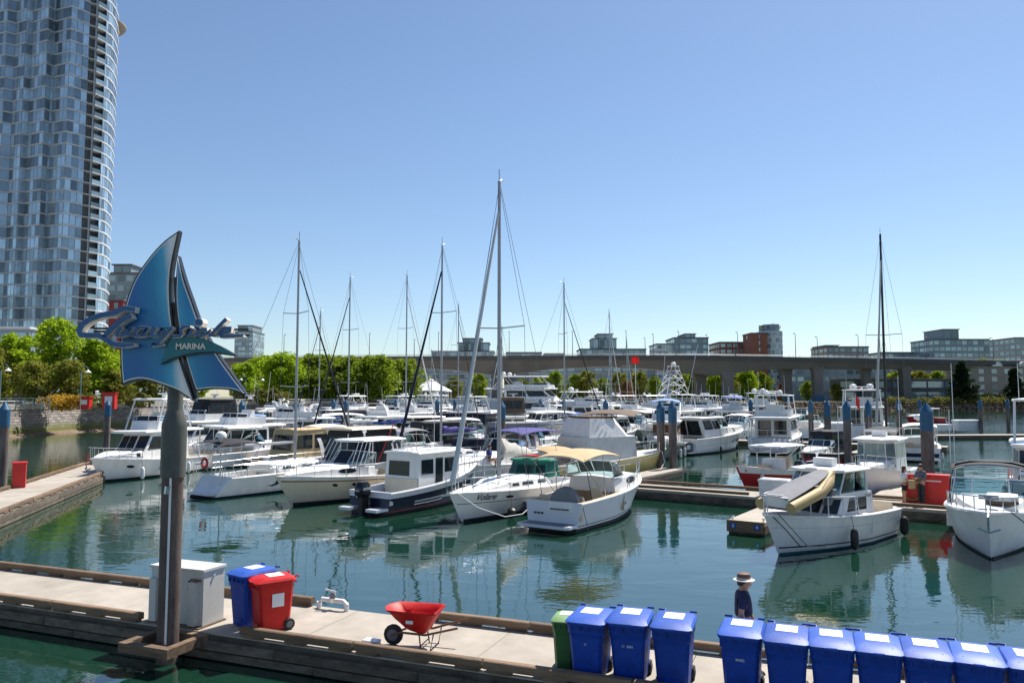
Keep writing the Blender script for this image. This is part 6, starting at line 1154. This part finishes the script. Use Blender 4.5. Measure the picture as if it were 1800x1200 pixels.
# --- far rows
far = [('fly', 958, 132, 6, 26, dict(domes=2, decks=2), 'very large white motor yacht lying broadside with two radomes'), ('fly', 1050, 122, 20, 18, dict(domes=2), 'white flybridge yacht with twin domes beside the distant sailboat'), ('fly', 748, 122, 180+70, 15, dict(domes=1, hard=True), 'white wooden trawler with a green flag below the tent'),
    ('fly', 1110, 128, 30, 14, dict(domes=1), 'white yacht left of the tuna tower with hardtop'), ('cru', 1225, 105, BH, 12, dict(hard=True), 'white hardtop cruiser beside the tower boat'), ('fly', 1228, 122, 180+BH, 14, dict(hard=True, domes=0), 'long white hardtop yacht behind the sleek yacht'), ('fly', 1300, 112, BH, 13, dict(bim='canvas_blue', hard=False, domes=0), 'white yacht with a bright blue canopy behind the sleek yacht'),
    ('cru', 1290, 96, 180+BH, 11, dict(bim='canvas_navy'), 'white cruiser with navy canopy left of the cream topped yacht'), ('fly', 1345, 128, BH, 16, dict(domes=2), 'white yacht with a tall mast platform before the yellow green trees'), ('cru', 1420, 100, BH, 11, dict(), 'white open cruiser right of the cream topped yacht'), ('cru', 845, 76, 20, 10, dict(bim='canvas_white', arch=True), 'white cruiser with white canopy behind the thick mast'),
    ('fly', 845, 108, BH, 12, dict(domes=0, hard=True, win='wood'), 'wood trimmed cabin yacht behind the thick mast'), ('cru', 760, 82, 180+20, 11, dict(encl='canvas_navy'), 'white cruiser with navy enclosure behind the thick black headsail'), ('cru', 640, 92, 10, 11, dict(arch=True), 'white arch cruiser behind the grey masted sailboat'), ('cru', 560, 84, 180+30, 11, dict(bim='canvas_white'), 'long white cruiser right of the tall left mast'),
    ('cru', 660, 118, 8, 12, dict(hard=True), 'low white hardtop boat before the left seawall'), ('fly', 530, 108, 12, 12, dict(domes=0, hard=False, arch=True), 'white arch yacht before the park wall'), ('cru', 600, 66, BH+10, 9, dict(arch=True, bim='canvas_cream'), 'white cruiser with cream canopy right of the tan topped cruiser'), ('cru', 640, 60, BH, 9, dict(), 'plain white cruiser tucked behind the black canopied cruiser'),
    ('cru', 450, 60, BH, 9, dict(hard=True), 'white hardtop cruiser under the long boom'), ('cru', 820, 62, 30, 10, dict(st=(.5, .6, 'canvas_navy'), encl='canvas_black'), 'white cruiser with black enclosure left of the thick mast'), ('cru', 940, 64, BH-20, 9.5, dict(encl='canvas_grey', arch=True), 'grey canopied cruiser behind the swept radar arch'), ('cru', 1010, 88, 20, 12, dict(bim='canvas_white', hard=False), 'white express yacht above the pale blue sailboat'), ('cru', 1110, 90, 180+BH, 11, dict(hard=True, hm='green_hull'), 'green hulled hardtop cruiser left of the brown trawler'),
    ('cru', 1190, 84, BH, 10, dict(bim='canvas_navy'), 'white cruiser with navy canopy behind the brown trawler'), ('cru', 420, 84, 180+BH, 10, dict(arch=True), 'white arch cruiser beside the left blue capped pile'), ('cru', 865, 92, BH+10, 10, dict(encl='canvas_navy'), 'navy canopied cruiser between the blue capped piles'), ('cru', 735, 58, BH+10, 9, dict(bim='canvas_grey'), 'white cruiser with grey canopy left of the thick black headsail'), ('fly', 1000, 150, 186, 20, dict(domes=2), 'second large white yacht end on behind the broadside one'), ('fly', 1165, 150, 20, 15, dict(domes=1), 'far white yacht behind the tuna tower'),
    ('cru', 1620, 150, 200, 9, dict(hard=True, hm='red_hull'), 'small red topped tour ferry before the rocky bank'), ('cru', 475, 96, 16, 9.5, dict(bim='canvas_lblue'), 'white cruiser with pale blue canopy before the park wall'),
    ('cru', 520, 66, BH, 9, dict(encl='canvas_grey', arch=True), 'white cruiser with grey enclosure right behind the tall left mast'), ('fly', 690, 86, BH+10, 11, dict(hard=False, arch=True, domes=0), 'white arch flybridge boat beside the pale slanting headsail'), ('fly', 785, 140, 20, 14, dict(hard=True, domes=1), 'white yacht moored before the low floating shed'), ('cru', 1140, 108, 180+BH, 11, dict(bim='canvas_white'), 'white canopied cruiser behind the brown trawler and the flag pole'),
    ('fly', 1250, 142, BH, 14, dict(hard=True, domes=2), 'white yacht with twin domes between the bridge piers'), ('cru', 1400, 130, 180+BH, 12, dict(arch=True), 'far white arch cruiser before the painted bridge pier'), ('cru', 905, 104, 20, 11, dict(hard=True), 'white hardtop cruiser below the broadside yacht'), ('cru', 1040, 100, 200, 11, dict(arch=True, bim='canvas_grey'), 'grey canopied arch cruiser beside the twin domed yacht'),
    ('fly', 640, 134, 14, 14, dict(hard=True, domes=0), 'white hardtop yacht before the last park trees'), ('cru', 790, 74, BH-10, 10, dict(hm='navy', bim='canvas_black'), 'navy hulled cruiser with black canopy near the thick black headsail')]
for kind, u, d, h, L, kw, lab in far:
    if kind == 'fly': flybridge(lab, at(u, d), h, L, **kw)
    else: cruiser(lab, at(u, d), h, L, **kw)
def back_rows():
    rnd = random.Random(12); used = []
    for b in BOATS: h = b.r.rotation_euler.z; c = b.r.location+Vector((math.cos(h), math.sin(h), 0))*b.L/2; used.append((c.x, c.y))
    kinds = [(cruiser, dict(bim='canvas_white', arch=True), 10, 'white arch cruiser with pale canopy in the packed back rows'), (cruiser, dict(encl='canvas_navy'), 10.5, 'white cruiser with navy enclosure in the packed back rows'), (cruiser, dict(hard=True), 11, 'white hardtop cruiser in the packed back rows'),
             (flybridge, dict(hard=False, arch=True, domes=1), 11.5, 'white flybridge boat with arch and dome in the packed back rows'), (flybridge, dict(hard=True, domes=2), 13, 'white flybridge yacht with hardtop in the packed back rows'), (cruiser, dict(bim='canvas_blue'), 9.5, 'white cruiser with blue canopy in the packed back rows'), (cruiser, dict(encl='canvas_cream', arch=True), 10, 'white cruiser with cream enclosure in the packed back rows'),
             (sailboat, dict(H=15.5, jm='canvas_white', det=False), 10, 'white sailboat with blue boom cover in the packed back rows')]
    proto = {}; n = 0
    for y, hd in ((18, BH), (40, BH), (54, 180+BH), (92, BH), (106, 180+BH), (124, BH)):
        for i in range(34):
            x = -112+i*4.7+rnd.uniform(-.4, .4); p = mf(x, y+rnd.uniform(-.8, .8)); u = 900+F*p.x/p.y
            if not 470 < u < 1330 or p.y > 175 or p.y < 58: continue
            if y == 18 and u > 860: continue
            edge = 1e9
            for a, c in zip(SEA, SEA[1:]):
                t = max(0, min(1, (Vector((p.x, p.y))-a).dot(c-a)/(c-a).length_squared)); edge = min(edge, (Vector((p.x, p.y))-(a+(c-a)*t)).length)
            if edge < 11 or (p.x < -40 and p.y > 150): continue
            if any((p.x-q[0])**2+(p.y-q[1])**2 < 4.3**2 for q in used): continue
            used.append((p.x, p.y)); k = rnd.choice([0, 1, 2, 2, 3, 4, 5, 6, 3, 0, 7]); fn, kw, L, lab = kinds[k]; h = hd+rnd.uniform(-3, 3)
            q = Vector((p.x, p.y, 0))-Vector((math.cos(R(h)), math.sin(R(h)), 0))*L/2
            if k not in proto: proto[k] = fn(lab, (q.x, q.y), h, L, cen=False, **kw).r; proto[k]['group'] = 'boats packed in the back rows'
            else: o = copy_tree(proto[k]); o.location = q; o.rotation_euler.z = R(h)
            n += 1
    print('back row boats', n)
back_rows()
p = at(1117, 90); t = thing('flag_pole', 'slim white pole flying a red flag in front of the bridge', 'flag', p); MB().tube([(0, 0, 0), (0, 0, ht(640, 90))], .04, 5).build('pole', 'alu_white', t); z = ht(640, 90); MB().slabsheet([[(-.45+.11*i, .08*math.sin(i), z+.1+.12*j) for i in range(9)] for j in range(7)], .01).build('flag', 'flag_red', t)
t = thing('ensign', 'red ensign hanging at the stern of the large yacht near the lettered pile', 'flag', at(1502, 88)); MB().tube([(0, 0, 1.5), (0, 0, 5.6)], .025, 5).build('staff', 'alu_white', t); MB().slabsheet([[(.05+.09*i, .06*math.sin(i*1.4+j*.3), 5.4-.3*j-.12*i) for i in range(6)] for j in range(5)], .01).build('cloth', 'flag_red', t)

# ------------------------------------------------------------------ people
def skin(name, verts, edges, radii, m, parent, sub=2, root=0):
    me = bpy.data.meshes.new(name); me.from_pydata(verts, edges, []); o = bpy.data.objects.new(name, me); col.objects.link(o)
    md = o.modifiers.new('skin', 'SKIN'); md.use_smooth_shade = True; sd = me.skin_vertices[0].data
    for i, r in enumerate(radii): sd[i].radius = r if isinstance(r, tuple) else (r, r); sd[i].use_root = (i == root)
    s = o.modifiers.new('sub', 'SUBSURF'); s.levels = sub; s.render_levels = sub
    bpy.context.view_layer.update(); out = bpy.data.meshes.new_from_object(o.evaluated_get(bpy.context.evaluated_depsgraph_get())); bpy.data.objects.remove(o)
    out.materials.clear(); out.materials.append(M[m]); out.polygons.foreach_set('use_smooth', [True]*len(out.polygons)); return link(name, out, parent)
def person(label, loc, rz, h=1.75, pose='stand', shirt='shirt_navy', pants='pants_dark', hair='hair', hat=False, shorts=False, short_sleeve=True, long_hair=False, larm=None, rarm=None):
    """faces +x; joints given for a 1.75 m figure"""
    t = thing('person', label, 'person', loc, rz); k = h/1.75; t.scale = (k, k, k)
    hip = .93; dz = 0
    if pose == 'sit': hip = .12
    leg = {'stand': [((.02, .1, .48), (0, .11, .08), (.14, .12, .04)), ((.0, -.1, .48), (-.02, -.11, .08), (.12, -.13, .04))],
           'walk': [((.14, .09, .50), (.10, .1, .10), (.26, .1, .05)), ((-.04, -.09, .50), (-.22, -.1, .14), (-.10, -.1, .05))],
           'sit': [((.44, .12, .16), (.46, .13, -.28), (.60, .14, -.30)), ((.44, -.12, .16), (.48, -.13, -.28), (.62, -.14, -.30))]}[pose]
    T = hip+.50
    la = larm or ((-.03, .25, T-.28), (.06, .25, T-.52)); ra = rarm or ((-.03, -.25, T-.28), (.06, -.25, T-.52))
    v = [(0, 0, hip), (0, 0, hip+.22), (.01, 0, T-.08), (-.01, 0, T+.02), (.005, 0, T+.05), (.03, 0, T+.13), (.02, 0, T+.225)]; r = [(.13, .17), (.12, .16), (.13, .19), (.075, .09), .065, (.105, .092), (.112, .095)]; e = [(0, 1), (1, 2), (2, 3), (3, 4), (4, 5), (5, 6)]
    v.append((.125, 0, T+.12)); r.append(.016); e.append((5, 7))
    for sd, a in ((1, la), (-1, ra)):
        i = len(v); hd = Vector(a[1])+(Vector(a[1])-Vector(a[0])).normalized()*.09; v += [(0, sd*.19, T-.04), a[0], a[1], tuple(hd)]; r += [.058, .045, .032, (.040, .022)]; e += [(2, i), (i, i+1), (i+1, i+2), (i+2, i+3)]
        f = (Vector(a[1])-Vector(a[0])).normalized()
        for q in range(4): v.append(tuple(hd+f*(.065+.01*(q in (1, 2)))+Vector((.02*(q-1.5), 0, 0))+Vector((.01, -sd*.015, 0)))); r.append(.009); e.append((i+3, len(v)-1))
        v.append(tuple(hd+Vector((.045, -sd*.02, -.01)))); r.append(.010); e.append((i+3, len(v)-1))
    for sd, l in ((1, leg[0]), (-1, leg[1])):
        i = len(v); v += [(0, sd*.09, hip-.04), l[0], l[1], l[2]]; r += [.085, .058, .04, (.045, .03)]; e += [(0, i), (i, i+1), (i+1, i+2), (i+2, i+3)]
    body = skin('body', v, e, r, 'skin', t)
    g = .016; sv_ = [(0, 0, hip+.02), (0, 0, hip+.22), (.01, 0, T-.08), (-.01, 0, T+.03)]; sr = [(.155, .195), (.145, .185), (.15, .215), (.095, .105)]; se = [(0, 1), (1, 2), (2, 3)]
    for sd, a in ((1, la), (-1, ra)):
        i = len(sv_); el = Vector(a[0]); sh = Vector((0, sd*.19, T-.04)); end = sh+(el-sh)*.85 if short_sleeve else el; sv_ += [tuple(sh), tuple(end)]; sr += [.085, .072]; se += [(2, i), (i, i+1)]
        if not short_sleeve: sv_.append(a[1]); sr.append(.045); se.append((i+1, i+2))
    skin('shirt', sv_, se, sr, shirt, t)
    pv = [(0, 0, hip+.06), (0, 0, hip-.03)]; pr = [(.148, .185), (.135, .175)]; pe = [(0, 1)]
    for sd, l in ((1, leg[0]), (-1, leg[1])):
        i = len(pv); a = Vector((0, sd*.09, hip-.05)); kn = Vector(l[0]); pv += [tuple(a), tuple(kn if not shorts else a+(kn-a)*.72)]; pr += [.10, .078 if not shorts else .088]; pe += [(1, i), (i, i+1)]
        if not shorts: pv.append(l[1]); pr.append(.06); pe.append((i+1, i+2))
    skin('trousers' if not shorts else 'shorts', pv, pe, pr, pants, t)
    for sd, l in ((1, leg[0]), (-1, leg[1])):
        an, to = Vector(l[1]), Vector(l[2]); MB().loft([rr(an.x-.06, to.x+.05, an.y-.045, an.y+.045, min(an.z, to.z)-.045, .03), rr(an.x-.055, to.x+.03, an.y-.043, an.y+.043, min(an.z, to.z)+.0, .03), rr(an.x-.05, an.x+.06, an.y-.04, an.y+.04, min(an.z, to.z)+.05, .02)]).build('shoe', 'pants_dark' if not shorts else 'khaki', t)
    hb = T+.135; q = MB(); rings = []
    for z, a, b, x in ((-.02, .05, .085, -.055), (.06, .088, .088, -.025), (.12, .105, .09, -.005), (.165, .085, .07, .0), (.19, .03, .03, 0)): rings.append([(.02+x+a*math.cos(k*.628), b*math.sin(k*.628), hb+z) for k in range(10)])
    if long_hair: rings.insert(0, [(-.05+.05*math.cos(k*.628), .09*math.sin(k*.628), hb-.16) for k in range(10)])
    q.loft(rings).build('hair', hair, t)
    for sd in (-1, 1): MB().lathe([(.008, 0), (.012, .006)], 8).build('eye', 'hair', t, loc=(.105, sd*.032, hb+.02)); MB().tube([(.02, sd*.085, hb-.02), (.01, sd*.098, hb+.02), (.03, sd*.088, hb+.045)], .012, 6).build('ear', 'skin', t)
    if hat:
        o = MB().lathe([(.108, .095), (.106, .13), (.092, .18), (.05, .195)], 16, (.015, 0, hb)).build('hat_crown', 'hat_band', t); MB().lathe([(.10, .085), (.158, .07), (.162, .076), (.108, .10)], 18, (.015, 0, hb)).build('hat_brim', 'hat_pale', o); MB().lathe([(.110, .10), (.110, .118)], 16, (.015, 0, hb)).build('hat_band', 'hat_pale', o)
    return t
person('man in a wide brimmed hat and navy shirt walking along the near dock', nd(16.2, 1.5), R(-12), 1.70, 'walk', 'shirt_navy', 'pants_dark', 'hair', True, rarm=((-.06, -.27, 1.14), (.0, -.26, .92)), larm=((.04, .25, 1.16), (.14, .24, .93))).scale = (1.12, 1.06, .97)
w = person('woman in white top and black shorts talking by the red hose reel', mf(5.95, 1.35, .5), R(-10), 1.66, 'stand', 'shirt_white', 'shorts_black', 'hair_red', False, True, True, True, rarm=((.02, -.24, 1.16), (.24, -.16, 1.05)), larm=((.03, .24, 1.16), (.25, .12, 1.02)))
person('man in grey shirt and dark trousers standing with folded arms before the red cabinet', mf(6.62, 1.4, .5), R(200), 1.78, 'stand', 'shirt_grey', 'pants_dark', 'hair', False, False, False, rarm=((.04, -.26, 1.18), (.22, -.08, 1.12)), larm=((.04, .26, 1.18), (.22, .08, 1.16)))
t = thing('paper_bag', 'tan paper bag hanging from the hand of the woman in white', 'bag', mf(6.28, 1.2, 1.2), 0.3); MB().loft([rr(-.14, .14, -.06, .06, 0, .02), rr(-.16, .16, -.07, .07, .38, .02)]).build('bag', 'canvas_tan', t); MB().tube([(-.08, 0, .38), (-.06, 0, .5), (.06, 0, .5), (.08, 0, .38)], .01, 5).build('handle', 'canvas_tan', t)
px = pb.r.location+Matrix.Rotation(pb.r.rotation_euler.z, 3, 'Z') @ Vector((7.6, .85, pb.zs(7.6)+.16))
person('man in a blue shirt sitting on the foredeck of the purple canopied cruiser', px, pb.r.rotation_euler.z+R(100), 1.75, 'sit', 'shirt_blue', 'khaki', 'hair_red', False, True)
